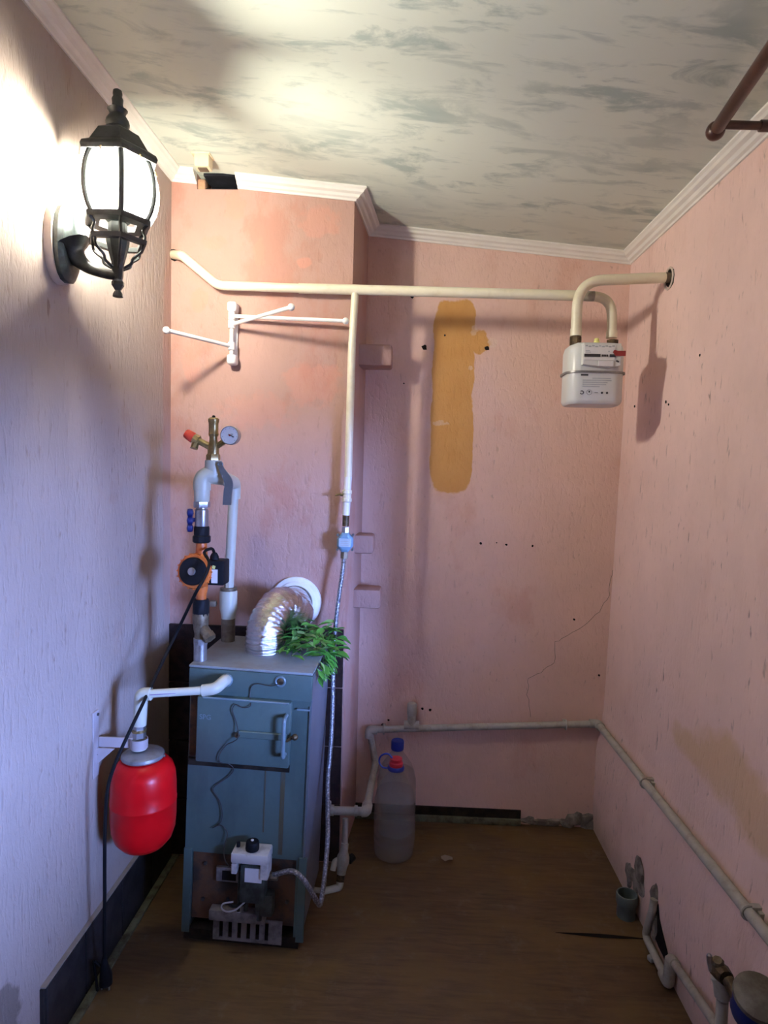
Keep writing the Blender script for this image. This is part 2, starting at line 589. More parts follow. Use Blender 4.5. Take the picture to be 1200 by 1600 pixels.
for _m in (M_BLACKP, M_CABLE, M_SLATE, M_TILE, M_SOOT, M_BLACK_HOLE, M_BASE_SHADE, M_GROUT):
    _m.node_tree.nodes['Principled BSDF'].inputs['Specular IOR Level'].default_value = 0.15

t = NT('braided_hose')
wv = t.n('ShaderNodeTexVoronoi')
wv.inputs['Scale'].default_value = 220
t.l(t.coord((1, 1, 0.7)), wv.inputs['Vector'])
c = t.mix(t.ramp(wv.outputs[0], [(0.2, 0.0), (0.6, 1.0)]), (0.42, 0.42, 0.43), (0.16, 0.16, 0.17))
t.bump(wv.outputs[0], 0.4, 0.003)
M_HOSE = t.done(c, 0.4, 0.6)

t = NT('flue_foil')
f1 = t.noise(t.coord((1, 1, 2.4)), 45, 6, 0.65, 0.6)
t.bump(f1, 0.45, 0.008)
M_FOIL = t.done((0.70, 0.69, 0.68), 0.17, 1.0)

t = NT('leaf_green')
c = t.mix(t.noise(t.coord(), 30, 3), (0.035, 0.17, 0.022), (0.11, 0.38, 0.05))
t.b.inputs['Subsurface Weight'].default_value = 0.0
M_LEAF = t.done(c, 0.45)
t = NT('leaf_pale')
c = t.mix(t.noise(t.coord(), 30, 3), (0.16, 0.36, 0.08), (0.30, 0.48, 0.18))
M_LEAF2 = t.done(c, 0.5)
M_STEM = plain('stem', (0.10, 0.10, 0.045), 0.6)

t = NT('lantern_glass')
tr = t.n('ShaderNodeBsdfTransparent')
tr.inputs[0].default_value = (1, 1, 1, 1)
tl = t.n('ShaderNodeBsdfTranslucent')
tl.inputs[0].default_value = (0.95, 0.96, 0.95, 1)
gl = t.n('ShaderNodeBsdfGlossy')
gl.inputs['Roughness'].default_value = 0.1
m1 = t.n('ShaderNodeMixShader')
m1.inputs[0].default_value = 0.28
t.l(tr.outputs[0], m1.inputs[1])
t.l(tl.outputs[0], m1.inputs[2])
m2 = t.n('ShaderNodeMixShader')
m2.inputs[0].default_value = 0.06
t.l(m1.outputs[0], m2.inputs[1])
t.l(gl.outputs[0], m2.inputs[2])
t.l(m2.outputs[0], t.out.inputs[0])
M_GLOBE = t.m

t = NT('bulb')
t.b.inputs['Base Color'].default_value = (1, 1, 1, 1)
t.b.inputs['Emission Color'].default_value = (1.0, 0.93, 0.79, 1)
t.b.inputs['Emission Strength'].default_value = BULB_STRENGTH
M_BULB = t.m

t = NT('pane_glass')
tr = t.n('ShaderNodeBsdfTransparent')
gl = t.n('ShaderNodeBsdfGlossy')
gl.inputs['Roughness'].default_value = 0.0
m1 = t.n('ShaderNodeMixShader')
m1.inputs[0].default_value = 0.07
t.l(tr.outputs[0], m1.inputs[1])
t.l(gl.outputs[0], m1.inputs[2])
t.l(m1.outputs[0], t.out.inputs[0])
M_PANE = t.m

t = NT('clear_plastic')
tr = t.n('ShaderNodeBsdfTransparent')
tr.inputs[0].default_value = (0.93, 0.94, 0.95, 1)
gl = t.n('ShaderNodeBsdfGlossy')
gl.inputs['Roughness'].default_value = 0.12
df = t.n('ShaderNodeBsdfDiffuse')
df.inputs[0].default_value = (0.75, 0.75, 0.76, 1)
m1 = t.n('ShaderNodeMixShader')
m1.inputs[0].default_value = 0.07
t.l(tr.outputs[0], m1.inputs[1])
t.l(df.outputs[0], m1.inputs[2])
fr = t.n('ShaderNodeLayerWeight')
fr.inputs[0].default_value = 0.25
m2 = t.n('ShaderNodeMixShader')
t.l(t.math('MULTIPLY', fr.outputs['Facing'], 0.45), m2.inputs[0])
t.l(m1.outputs[0], m2.inputs[1])
t.l(gl.outputs[0], m2.inputs[2])
t.l(m2.outputs[0], t.out.inputs[0])
M_CLEAR = t.m

t = NT('water')
tr = t.n('ShaderNodeBsdfTransparent')
tr.inputs[0].default_value = (0.95, 0.96, 0.96, 1)
gl = t.n('ShaderNodeBsdfDiffuse')
gl.inputs['Color'].default_value = (0.72, 0.74, 0.74, 1)
m1 = t.n('ShaderNodeMixShader')
m1.inputs[0].default_value = 0.10
t.l(tr.outputs[0], m1.inputs[1])
t.l(gl.outputs[0], m1.inputs[2])
t.l(m1.outputs[0], t.out.inputs[0])
M_WATER = t.m

# ------------------------------------------------------------------ the room
XL, XR = -0.778, 0.762
YF = -1.7
YC = 2.06                      # front of the chimney breast


def zc(x):
    return 2.172 - 0.095 * x


def struct(o):
    o['kind'] = 'structure'
    return o


floor = struct(MB().box(((XL + XR) / 2, (YF + YB) / 2, -0.05), (XR - XL + 0.5, YB - YF + 0.5, 0.10)).build('floor', M_FLOOR))

b = MB()
x0, x1 = XL - 0.2, XR + 0.25
b.ring_loft([[(x0, YF - .2, zc(x0)), (x1, YF - .2, zc(x1)), (x1, YF - .2, zc(x1) + .12), (x0, YF - .2, zc(x0) + .12)],
             [(x0, YB + .2, zc(x0)), (x1, YB + .2, zc(x1)), (x1, YB + .2, zc(x1) + .12), (x0, YB + .2, zc(x0) + .12)]])
ceiling = struct(b.build('ceiling', M_CEIL))


def wall_prism(name, xa, xb, ya, yb, m):
    """upright block whose top follows the sloping ceiling"""
    b = MB()
    b.ring_loft([[(xa, ya, 0), (xb, ya, 0), (xb, yb, 0), (xa, yb, 0)],
                 [(xa, ya, zc(xa)), (xb, ya, zc(xb)), (xb, yb, zc(xb)), (xa, yb, zc(xa))]])
    return struct(b.build(name, m))


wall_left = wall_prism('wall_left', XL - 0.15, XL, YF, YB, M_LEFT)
wall_back = wall_prism('wall_back', XL - 0.15, XR + 0.2, YB, YB + 0.15, M_BACK)
wall_front = wall_prism('wall_front', XL - 0.15, XR + 0.2, YF - 0.15, YF, M_RIGHT)


def xr(z):
    pts = ((0, .722), (.30, .722), (.45, .742), (.65, .760), (3, .763))
    for (a, va), (b_, vb) in zip(pts, pts[1:]):
        if z <= b_:
            return va + (vb - va) * (z - a) / (b_ - a)
    return .763


b = MB()
ys = [YF, WIN['y0'], WIN['y1'], YB]
zs = [0, .15, .30, .375, .45, .55, .65, WIN['z0'], WIN['z1'], zc(XR)]
T = 0.2
grid = {}
for i, y in enumerate(ys):
    for j, z in enumerate(zs):
        grid[i, j, 0] = b.bm.verts.new((xr(z), y, z))
        grid[i, j, 1] = b.bm.verts.new((XR + T, y, z))
jw = zs.index(WIN['z0'])


def solid(i, j):
    return 0 <= i < len(ys) - 1 and 0 <= j < len(zs) - 1 and not (i == 1 and j == jw)


for i in range(len(ys) - 1):
    for j in range(len(zs) - 1):
        if not solid(i, j):
            continue
        for s in (0, 1):
            b.bm.faces.new((grid[i, j, s], grid[i + 1, j, s], grid[i + 1, j + 1, s], grid[i, j + 1, s]))
        for (di, dj, e) in ((-1, 0, ((i, j), (i, j + 1))), (1, 0, ((i + 1, j), (i + 1, j + 1))),
                            (0, -1, ((i, j), (i + 1, j))), (0, 1, ((i, j + 1), (i + 1, j + 1)))):
            if not solid(i + di, j + dj):
                (a1, a2), (b1, b2) = e
                b.bm.faces.new((grid[a1, a2, 0], grid[b1, b2, 0], grid[b1, b2, 1], grid[a1, a2, 1]))
wall_right = struct(b.build('wall_right', M_RIGHT))

gp = MB().box((18.2, 0.5, -.5), (30, 60, .10)).build('ground_outside', plain('soil', (0.07, 0.06, 0.045), 0.95))
struct(gp)

# veranda behind the right wall; daylight comes through it
M_VER = plain('veranda_paint', (0.55, 0.54, 0.52), 0.8, 0, 0.05, 4)
M_VERF = plain('veranda_floor', (0.14, 0.10, 0.07), 0.7)
vx0, vx1, vy0, vy1, vh = XR + .2, VER['x'], -2.6, 1.65, 2.25
struct(MB().box(((vx0 + vx1) / 2, (vy0 + vy1) / 2, -.05), (vx1 - vx0, vy1 - vy0, .1)).build('floor_veranda', M_VERF))
struct(MB().box(((vx0 + vx1) / 2, (vy0 + vy1) / 2, vh + .05), (vx1 - vx0 + .3, vy1 - vy0 + .3, .1)).build('ceiling_veranda', M_VER))
struct(MB().box(((vx0 + vx1) / 2, vy1 + .06, vh / 2), (vx1 - vx0, .12, vh)).build('wall_veranda_far', M_VER))
struct(MB().box(((vx0 + vx1) / 2, vy0 - .06, vh / 2), (vx1 - vx0, .12, vh)).build('wall_veranda_near', M_VER))
b = MB()
xm = vx1 + .06
b.box((xm, (vy0 + VER['y0']) / 2, vh / 2), (.12, VER['y0'] - vy0 + .12, vh))
b.box((xm, (vy1 + VER['y1']) / 2, vh / 2), (.12, vy1 - VER['y1'] + .12, vh))
b.box((xm, (VER['y0'] + VER['y1']) / 2, VER['z0'] / 2), (.12, VER['y1'] - VER['y0'], VER['z0']))
b.box((xm, (VER['y0'] + VER['y1']) / 2, (vh + VER['z1']) / 2), (.12, VER['y1'] - VER['y0'], vh - VER['z1']))
struct(b.build('wall_veranda_outer', M_VER))


def window(name, x, W, mull):
    """framed window in a wall parallel to YZ"""
    wy, wz = (W['y0'] + W['y1']) / 2, (W['z0'] + W['z1']) / 2
    wd, wh = W['y1'] - W['y0'], W['z1'] - W['z0']
    win = thing(name, loc=(x, wy, W['z0']))
    win['kind'] = 'structure'
    b = MB()
    for sy in (-1, 1):
        b.box((x, wy + sy * (wd / 2 - .02), wz), (.05, .04, wh))
    for sz in (-1, 1):
        b.box((x, wy, wz + sz * (wh / 2 - .02)), (.05, wd - .08, .04))
    b.build('window_frame', M_FRAMEW, win)
    n = mull + 1
    for k in range(mull):
        MB().box((x, W['y0'] + wd * (k + 1) / n, wz), (.045, .03, wh - .08)).build('mullion', M_FRAMEW, win)
    for k in range(n):
        MB().box((x, W['y0'] + wd * (k + .5) / n, wz), (.004, wd / n - .04, wh - .07)).build('pane', M_PANE, win)
    MB().box((x - .08, wy, W['z0'] + .008), (.11, wd, .016), bevel=.004).build('window_sill', M_FRAMEW, win)


window('window_1', XR + .14, WIN, 1)
window('window_2', VER['x'] + .08, VER, 0)

# chimney breast, with the broken-open corner under the missing cornice
xa, xb_ = onY(308, 270, YC).x, onY(372, 278, YC).x
XCF, XCB = -0.196, -0.170
b = MB()


def slab(xa, xb, ya, yb, ztop=None, xbb=None):
    xbb = xb if xbb is None else xbb
    za = zc(xa) if ztop is None else ztop
    zb = zc(xb) if ztop is None else ztop
    b.ring_loft([[(xa, ya, 0), (xb, ya, 0), (xbb, yb, 0), (xa, yb, 0)],
                 [(xa, ya, za), (xb, ya, zb), (xbb, yb, zb), (xa, yb, za)]])


slab(XL, xa, YC, YB)
slab(xa, xb_, YC, YC + .08, zc(xb_) - .036)
slab(xa, xb_, YC + .08, YB)
slab(xb_, XCF, YC, YB, None, XCB)
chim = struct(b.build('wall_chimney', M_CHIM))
b = MB()
b.box(((xa + xb_) / 2 + .012, YC + .072, zc(xb_) - .012), (xb_ - xa - .03, .012, .05))
b.box(((xa + xb_) / 2 + .012, YC + .035, zc(xb_) - .034), (xb_ - xa - .03, .06, .006))
b.box(((xa + xb_) / 2 + .012, YC + .030, zc((xa + xb_) / 2) - .006), (xb_ - xa - .03, .10, .008))
b.build('soot_gap', M_SOOT, chim)
MB().box((xa + .012, YC + .035, zc(xb_) - .018), (.026, .06, .034), bevel=.006).build('raw_edge', M_ORANGE_CLAY, chim)

# dark tiles on the foot of the breast
tw, th = 0.19, 0.194
for r in range(4):
    for k in range(3):
        xw = XCF - 0.004 - tw / 2 - k * (tw + .004)
        zz = 0.008 + th / 2 + r * (th + .004)
        MB().box((xw, YC - .005, zz), (tw, .010, th), bevel=.002, seg=1).build('tile', M_TILE, chim)
# three plastered stubs sticking out of its side
for (pxl, pxr, pyt, pyb) in ((566, 612, 537, 572), (562, 583, 836, 866), (560, 594, 921, 952)):
    yy = 2.20
    p0, p1 = onY(pxl, pyt, yy), onY(pxr, pyb, yy)
    xa_ = XCB - .02
    w_ = p1.x - xa_
    MB().box(((xa_ + p1.x) / 2, yy + .05, (p0.z + p1.z) / 2), (w_, .10, p0.z - p1.z), bevel=.010, seg=2).build('masonry_stub', M_CHIM, chim)

# cornices
PROF = [(0, 0), (.040, 0), (.040, .005), (.034, .009), (.030, .015), (.020, .019), (.015, .026), (.007, .029), (.005, .034), (0, .034)]


def cornice(name, a, b_, da, db):
    """a, b_: wall line ends (x, y); da, db: outward vectors at each end (mitres)"""
    rings = []
    for (x, y), (dx, dy) in ((a, da), (b_, db)):
        rings.append([Vector((x + dx * o, y + dy * o, zc(x + dx * o) - d)) for o, d in PROF])
    m = MB().ring_loft(rings)
    return struct(m.build(name, M_CORNICE, angle=20))


cornice('trim_1', (XL, YF), (XL, YC), (1, 0), (1, -1))
cornice('trim_2', (XL, YC), (xa, YC), (1, -1), (0, -1))
cornice('trim_3', (xb_, YC), (XCF, YC), (0, -1), (1, -1))
cornice('trim_4', (XCF, YC), (XCB, YB), (1, -1), (1, -1))
cornice('trim_5', (XCB, YB), (XR, YB), (1, -1), (-1, -1))
cornice('trim_6', (XR, YB), (XR, YF), (-1, -1), (-1, 0))

# left skirting of dark slabs, with a worn green strip on the floor
bl_ = struct(MB().box((XL + .004, 1.68, .082), (.008, .76, .164)).build('baseboard_left', M_GROUT))
yy = 1.305
for ln in (.17, .20, .20, .172):
    MB().box((XL + .008, yy + ln / 2, .083), (.012, ln - .004, .164), bevel=.002, seg=1).build('slab', M_SLATE, bl_)
    yy += ln
MB().box((XL + .006, 1.68, .1665), (.012, .755, .003)).build('paint_edge', M_EDGE, bl_)
MB().box((XL + .026, 1.66, .004), (.022, .80, .008), bevel=.002).build('floor_strip', M_GREENWOOD, bl_)

# back skirting and crumbled plaster
xe = onY(813, 1280, YB).x
bb = struct(MB().box(((XCB + xe) / 2, YB - .008, .012), (xe - XCB, .016, .024), bevel=.003).build('baseboard_back', M_GREENWOOD))
MB().box(((XCB + xe) / 2, YB - .003, .040), (xe - XCB, .006, .032)).build('recess_shade_strip', M_BASE_SHADE, bb)  # dark strip painting the shade of the recess above the skirting


def rubble(pts, r0, r1, seed, mat, parent, name='crumbled_plaster', flat=None, n=1):
    rnd = random.Random(seed)
    b = MB()
    for p in pts:
        for k in range(n):
            r = rnd.uniform(r0, r1)
            bm2 = bmesh.new()
            bmesh.ops.create_icosphere(bm2, subdivisions=2, radius=r)
            off = Vector((rnd.uniform(0, 9), rnd.uniform(0, 9), rnd.uniform(0, 9)))
            for v in bm2.verts:
                v.co *= 1 + 0.75 * mnoise.noise(v.co / r * 0.9 + off)
                if flat:
                    v.co = Vector((v.co.x * flat[0], v.co.y * flat[1], v.co.z * flat[2]))
            me = bpy.data.meshes.new('tmp')
            bmesh.ops.translate(bm2, verts=bm2.verts, vec=Vector(p))
            bm2.to_mesh(me)
            bm2.free()
            b.bm.from_mesh(me)
            bpy.data.meshes.remove(me)
    return b.build(name, mat, parent, angle=25)


rubble([onY(px, py, YB) for px, py in ((826, 1282), (846, 1285), (866, 1284), (884, 1286))], .022, .032, 3, M_BROKEN, wall_back, flat=(1.2, .35, .6))
rubble([onY(px, py, YB) for px, py in ((901, 1280), (913, 1278), (918, 1288))], .026, .036, 9, M_BROKEN, wall_back, flat=(1, .5, .9))
rubble([onX(px, py, .722) for px, py in ((984, 1368), (993, 1375), (1000, 1362), (1003, 1385))], .022, .034, 5, M_BROKEN, wall_right, flat=(.35, .9, 1.1))
rubble([onX(1024, 1400, .722), onX(1022, 1425, .722), onX(1026, 1450, .722)], .030, .040, 12, M_BROKEN, wall_right, flat=(.30, .5, 1.2))
MB().prism([onX(a, c_, .7215) for a, c_ in ((1029, 1413), (1031, 1436), (1036, 1458), (1041, 1478), (1046, 1500), (1043, 1507), (1037, 1492), (1031, 1480), (1022, 1458), (1026, 1445), (1025, 1428))],
           (-.0035, 0, 0)).build('broken_hole', M_BLACK_HOLE, wall_right)

# floor: slit in the linoleum
b = MB()
A, B_ = onZ(868, 1457, 0.0015), onZ(1008, 1467, 0.0015)
pts = [A.lerp(B_, s) for s in (0, .25, .5, .75, 1)]
wd_ = (.001, .005, .008, .006, .002)
for i in range(4):
    p, q = pts[i], pts[i + 1]
    b.quad(p + Vector((0, -wd_[i], 0)), q + Vector((0, -wd_[i + 1], 0)), q + Vector((0, wd_[i + 1], 0)), p + Vector((0, wd_[i], 0)))
b.build('torn_seam', M_BLACK_HOLE, floor)


# drill holes, pipe holes, cracks
def hole(p, nrm, r, parent, name='drill_hole', mat=None, depth=.002):
    n = Vector(nrm)
    rnd = random.Random(hash((round(p.x, 3), round(p.z, 3))) % 1000)
    x, y, a = frame_of(n)
    k = 9
    ring = [p + (x * math.cos(2 * PI * i / k) + y * math.sin(2 * PI * i / k)) * r * rnd.uniform(.75, 1.2) for i in range(k)]
    b = MB().ring_loft([ring, [q + n * depth for q in ring]])
    return b.build(name, mat or M_BLACK_HOLE, parent)


for px, py, r in ((663, 543, .010), (761, 544, .009), (695, 524, .004), (644, 463, .007), (751, 849, .0045), (791, 851, .0045), (832, 853, .004), (776, 848, .0025),
                  (660, 1107, .005), (672, 1109, .005), (598, 1132, .005), (607, 1125, .004), (897, 968, .004), (936, 1055, .0045), (631, 599, .003)):
    hole(onY(px, py, YB), (0, -1, 0), r, wall_back)
for px, py, r in ((992, 635, .004), (1041, 628, .004), (1045, 632, .003), (1094, 555, .003), (1100, 975, .003)):
    hole(onX(px, py, xr(1.2)), (-1, 0, 0), r, wall_right)
hp = onX(1048, 434, XR)
hole(hp, (-1, 0, 0), .030, wall_right, 'pipe_hole')
b = MB().torus(hp + Vector((-.002, .008, 0)), (1, 0, 0), .031, .0035, 14, 6)
b.build('hole_rim', M_PLASTERRIM, wall_right)
hl = onY(271, 397, YC)
hole(hl, (0, -1, 0), .020, chim, 'pipe_hole')


def crack(pxs, parent, fn, r=.0007):
    pts = [fn(*p) for p in pxs]
    rnd = random.Random(4)
    fine = []
    for p, q in zip(pts, pts[1:]):
        for k in range(4):
            fine.append(p.lerp(q, k / 4) + Vector((rnd.uniform(-1, 1) * .003, 0, rnd.uniform(-1, 1) * .003)))
    fine.append(pts[-1])
    MB().tube(fine, r, 5).build('crack', M_OLDSTEEL, parent)


crack(((963, 880), (953, 905), (952, 930), (936, 955), (912, 978), (888, 992), (868, 1003), (866, 1035), (845, 1050), (826, 1060), (824, 1085), (829, 1120)),
      wall_back, lambda a, c: onY(a, c, YB - .0005))

# ------------------------------------------------------------------ wall lantern
LX, LY = onY(184, 300, 1.4).x, 1.4


def lz(py):
    return onY(184, py, LY).z


lan = thing('wall_lantern', 'black six-sided outdoor lantern with lit glass globe on curved wall arm', 'lamp', (XL, 1.40, lz(445)))
pz = (lz(322) + lz(446)) / 2
ph = lz(322) - lz(446)


def plate(ring_w, h, x0, x1, shrink=0.8):
    rings = []
    for x, s in ((x0, 1.0), (x0 + (x1 - x0) * .55, 1.0), (x1, shrink)):
        ring = []
        for k in range(20):
            a = 2 * PI * k / 20
            ring.append(Vector((x, 1.395 + math.copysign(abs(math.cos(a)) ** .8, math.cos(a)) * ring_w / 2 * s,
                                pz + math.copysign(abs(math.sin(a)) ** .9, math.sin(a)) * h / 2 * s)))
        rings.append(ring)
    return MB().ring_loft(rings)


plate(.108, ph * 1.02, XL, XL + .016, .97).build('mounting_pad', M_PLASTERRIM, lan)
plate(.092, ph * .98, XL + .016, XL + .034, .82).build('wall_plate', M_TEAL, lan)
ap = spline([(XL + .028, 1.396, lz(388)), (XL + .040, 1.397, lz(402)), (XL + .066, 1.398, lz(419)), (XL + .098, 1.4, lz(427)), (LX, LY, lz(431))], 5)
rr = []
for i in range(len(ap)):
    s = i / (len(ap) - 1)
    rr.append(.036 * (1 - s) ** 4 + .0105)
MB().tube(ap, rr, 14).build('arm', M_IRON, lan)

O = (LX, LY, 0)
XD = Vector((0.498, -0.87, 0)).normalized()          # one rib faces the camera
# central stem, pointed bottom finial
st = [(.004, lz(465)), (.011, lz(464)), (.010, lz(459)), (.006, lz(454)), (.013, lz(446)), (.013, lz(441)), (.009, lz(437)), (.011, lz(431)),
      (.012, lz(420)), (.013, lz(412)), (.020, lz(392)), (.024, lz(378)), (.024, lz(372)), (.020, lz(369)), (.020, lz(350)), (.026, lz(346)), (.010, lz(344))]
MB().lathe(st, O, n=8, xdir=XD).build('stem', M_IRON, lan, angle=25)


def hexring(r, zlo, zhi, wdt, name, n=6):
    b = MB()
    rings = []
    for rr_, z in ((r - wdt, zlo), (r, zlo), (r * 1.03, zhi), (r - wdt, zhi)):
        rings.append([Vector((LX, LY, z)) + (XD * math.cos(2 * PI * k / n) + Vector((-XD.y, XD.x, 0)) * math.sin(2 * PI * k / n)) * rr_ for k in range(n)])
    b.ring_loft(rings, closed=True)
    return b.build(name, M_IRON, lan, angle=25)


hexring(.072, lz(353), lz(345), .030, 'upper_ring', 6)
hexring(.063, lz(383), lz(376), .014, 'lower_ring', 6)


def rad(k, r, z):
    a = 2 * PI * k / 6
    return Vector((LX, LY, z)) + (XD * math.cos(a) + Vector((-XD.y, XD.x, 0)) * math.sin(a)) * r


GP = [(.058, 350), (.070, 341), (.079, 328), (.0845, 312), (.0855, 298), (.0835, 282), (.078, 266), (.069, 253), (.060, 246)]
for k in range(6):
    MB().tube(spline([rad(k, r * .875 + .004, lz(p)) for r, p in GP], 3), .0062, 8).build('rib', M_IRON, lan)
    # little scrolled strut between the rings, and the bowed bar below them
    MB().tube(spline([rad(k, .066, lz(352)), rad(k, .056, lz(360)), rad(k, .060, lz(370)), rad(k, .058, lz(378))], 4), .0035, 6).build('scroll', M_IRON, lan)
    MB().tube(spline([rad(k, .056, lz(381)), rad(k, .052, lz(393)), rad(k, .034, lz(404)), rad(k, .030, lz(412)), rad(k, .014, lz(419))], 4), .0032, 6).build('lower_bar', M_IRON, lan)
    # bent spring clip under the brim
    MB().tube([rad(k + .5, .066, lz(250)), rad(k + .5, .078, lz(256)), rad(k + .5, .080, lz(262)), rad(k + .5, .075, lz(258))], .0013, 5).build('glass_clip', M_BRASS, lan)
b = MB().lathe([(r, lz(p)) for r, p in GP], O, n=60, cap=False, xdir=XD)
for v in b.bm.verts:          # the glass bulges out between the ribs
    dxy = Vector((v.co.x - LX, v.co.y - LY))
    a = math.atan2(dxy.y, dxy.x) - math.atan2(XD.y, XD.x)
    f = 1 - .125 * abs(math.cos(3 * a)) ** 3
    v.co.x, v.co.y = LX + dxy.x * f, LY + dxy.y * f
b.build('glass_globe', M_GLOBE, lan)
# roof
hat = [(.060, lz(246)), (.068, lz(252)), (.085, lz(256)), (.088, lz(250)), (.084, lz(244)), (.066, lz(236)), (.056, lz(224)), (.046, lz(212)), (.034, lz(207)), (.026, lz(203)), (.002, lz(202))]
MB().lathe(hat, O, n=6, xdir=XD).build('roof', M_IRON, lan, angle=20)
fin = [(.026, lz(205)), (.022, lz(200)), (.025, lz(194)), (.023, lz(188)), (.016, lz(180)), (.018, lz(175)), (.021, lz(172)), (.013, lz(169)), (.011, lz(163)), (.012, lz(156)),
       (.009, lz(151)), (.010, lz(147)), (.009, lz(142)), (.004, lz(139.5)), (.0005, lz(139))]
MB().lathe(fin, O, n=14).build('finial', M_IRON, lan)
b = MB()
bz = lz(300)
b.lathe([(.012, -.055), (.013, -.032), (.024, -.012), (.029, .006), (.026, .020), (.016, .031), (.001, .035)], (LX, LY, bz), n=16)
b.build('bulb', M_BULB, lan)
MB().cyl((LX, LY, lz(344)), (LX, LY, bz - .054), .016, n=14).build('bulb_socket', M_WHITEP, lan)

# ------------------------------------------------------------------ ceiling box
p = onY(317, 236, 1.93)
cz = zc(p.x)
box = thing('junction_box', 'small cream plastic box fixed to the ceiling near the chimney breast', 'box', (p.x, 1.93, cz))
MB().box((p.x, 1.93, cz - .003), (.056, .05, .006), bevel=.002).build('mounting_plate', M_CREAM2, box)
MB().box((p.x + .002, 1.93, cz - .022), (.044, .040, .036), bevel=.004).build('cover', M_CREAM2, box)
MB().box((p.x + .002, 1.93, cz - .041), (.026, .024, .004)).build('inset', M_OLDSTEEL, box)

# ------------------------------------------------------------------ curtain rod, top right
ra = onX(1119, 203, .625)
rb = onX(1200, 84, .600)
rd = (rb - ra).normalized()
rod = thing('curtain_rod', 'dark brown round curtain rod with ball end below the ceiling', 'curtain rod', ra)
MB().tube([ra, ra + rd * 1.45], .0135, 16).build('pole', M_RODBROWN, rod)
MB().sphere(ra - rd * .004, .0195).build('ball_end', M_RODBROWN, rod)
pk = ra + rd * .02
b = MB()
b.tube([pk, Vector((.72, pk.y, pk.z - .002))], .0085, 12)
b.cyl((.705, pk.y, pk.z - .002), (.742, pk.y, pk.z - .002), .0115)
b.build('bracket_arm', M_RODBROWN, rod)
MB().lathe([(.014, 0), (.016, .006), (.024, .016), (.024, .022)], (.741, pk.y, pk.z - .002), (1, 0, 0), 18).build('wall_rose', M_RODBROWN, rod)

# ------------------------------------------------------------------ gas pipes
YG = 2.012
gz = [onY(345, 447, YG), onY(920, 463, YG)]
gas = thing('gas_pipe', 'cream gas pipe running across the room to the meter, with a vertical drop', 'pipe', onY(345, 447, YG))
kx = onY(945, 500, YG)
b = MB()
run = fillet([onY(271, 398, YC), onY(284, 399, YG), onY(340, 446, YG), onY(470, 450.5, YG)], [0, .03, .06, 0], 7)
b.tube(run, .0138, 14)
b.build('bent_end', M_CREAM, gas)
MB().tube([onY(467, 450.4, YG), onY(905, 462, YG)], .0155, 16).build('straight_run', M_CREAM, gas)
MB().tube([onY(905, 462, YG), onY(928, 463, YG)], .0152, 16).build('primed_joint', M_GREYJOINT, gas)
ce = onY(956, 519, YG)
MB().tube(fillet([onY(926, 463, YG), onY(956, 464, YG), ce], [0, .07, 0], 10), .0148, 14).build('elbow', M_CREAM, gas)
MB().cyl(ce + Vector((0, 0, .004)), ce - Vector((0, 0, .018)), .0165, n=14).build('collar', M_CREAM, gas)
top = onY(555, 456, YG)
bot = onY(540, 818, YG)
mid1 = onY(550, 535, YG)
mid2 = onY(544, 745, YG)
MB().tube([top, mid1], .0115, 14).build('drop', M_CREAM, gas)
MB().tube([mid1, mid2], .0122, 14).build('drop', M_CREAM, gas)
MB().tube([mid2, onY(541.5, 790, YG), onY(540.6, 805, YG)], .0118, 14).build('drop', M_WHITEP, gas)
bv = thing('gas_shutoff_valve', 'small cream gas valve with brass lever on the vertical pipe', 'valve', onY(542, 776, YG))
MB().lathe([(.0125, -.02), (.0155, -.017), (.0155, -.008), (.0135, -.006), (.0135, .006), (.0155, .008), (.0155, .017), (.0125, .02)], onY(542.2, 775, YG), n=12).build('body', M_CREAM, bv)
v0 = onY(541.5, 773, YG)
b = MB()
b.cyl(v0, v0 + Vector((-.02, -.006, .0)), .005, n=8)
b.box(v0 + Vector((-.026, -.007, .0)), (.020, .008, .006), Euler((0, -.3, 0)).to_matrix(), .002, 1)
b.build('lever', M_BRASS, bv)
MB().cyl(onY(540.7, 804, YG), onY(540, 822, YG), .0105, n=14).build('threaded_end', M_RUST, gas)

# inlet pipe and meter
YI = 1.965
c0 = onY(900, 517, YI)
hx = Vector((XR, hp.y, hp.z))
inl = thing('gas_inlet_pipe', 'cream gas pipe bending from the right wall down into the meter', 'pipe', c0)
bend = onY(901, 439, YI)
MB().tube(fillet([c0, Vector((c0.x, YI, bend.z)), Vector((XR - .018, hx.y, hx.z))], [0, .085, 0], 12), .0155, 16).build('bent_pipe', M_CREAM, inl)
d_ = (hx - Vector((c0.x, YI, bend.z))).normalized()
MB().tube([Vector((XR - .020, hx.y, hx.z)), hx], .0152, 16).build('bare_end', M_OLDSTEEL, inl)
MB().cyl(c0 + Vector((0, 0, .006)), c0 - Vector((0, 0, .016)), .0168, n=14).build('collar', M_CREAM, inl)

mt = onY(926, 533, 1.985)
mb_ = onY(925, 631, 1.93)
mx = onY(934, 580, 1.93).x
meter = thing('gas_meter', 'pale grey household gas meter hanging from two cream pipes', 'gas meter', (mx, 1.985, mb_.z))
MW, MD = .166, .125


def rrect(cx, cy, w_, d_, r, z, seg=5):
    ring = []
    for qx, qy, a0 in ((1, 1, 0), (-1, 1, PI / 2), (-1, -1, PI), (1, -1, 3 * PI / 2)):
        for k in range(seg + 1):
            a = a0 + PI / 2 * k / seg
            ring.append(Vector((cx + qx * (w_ / 2 - r) + r * math.cos(a), cy + qy * (d_ / 2 - r) + r * math.sin(a), z)))
    return ring


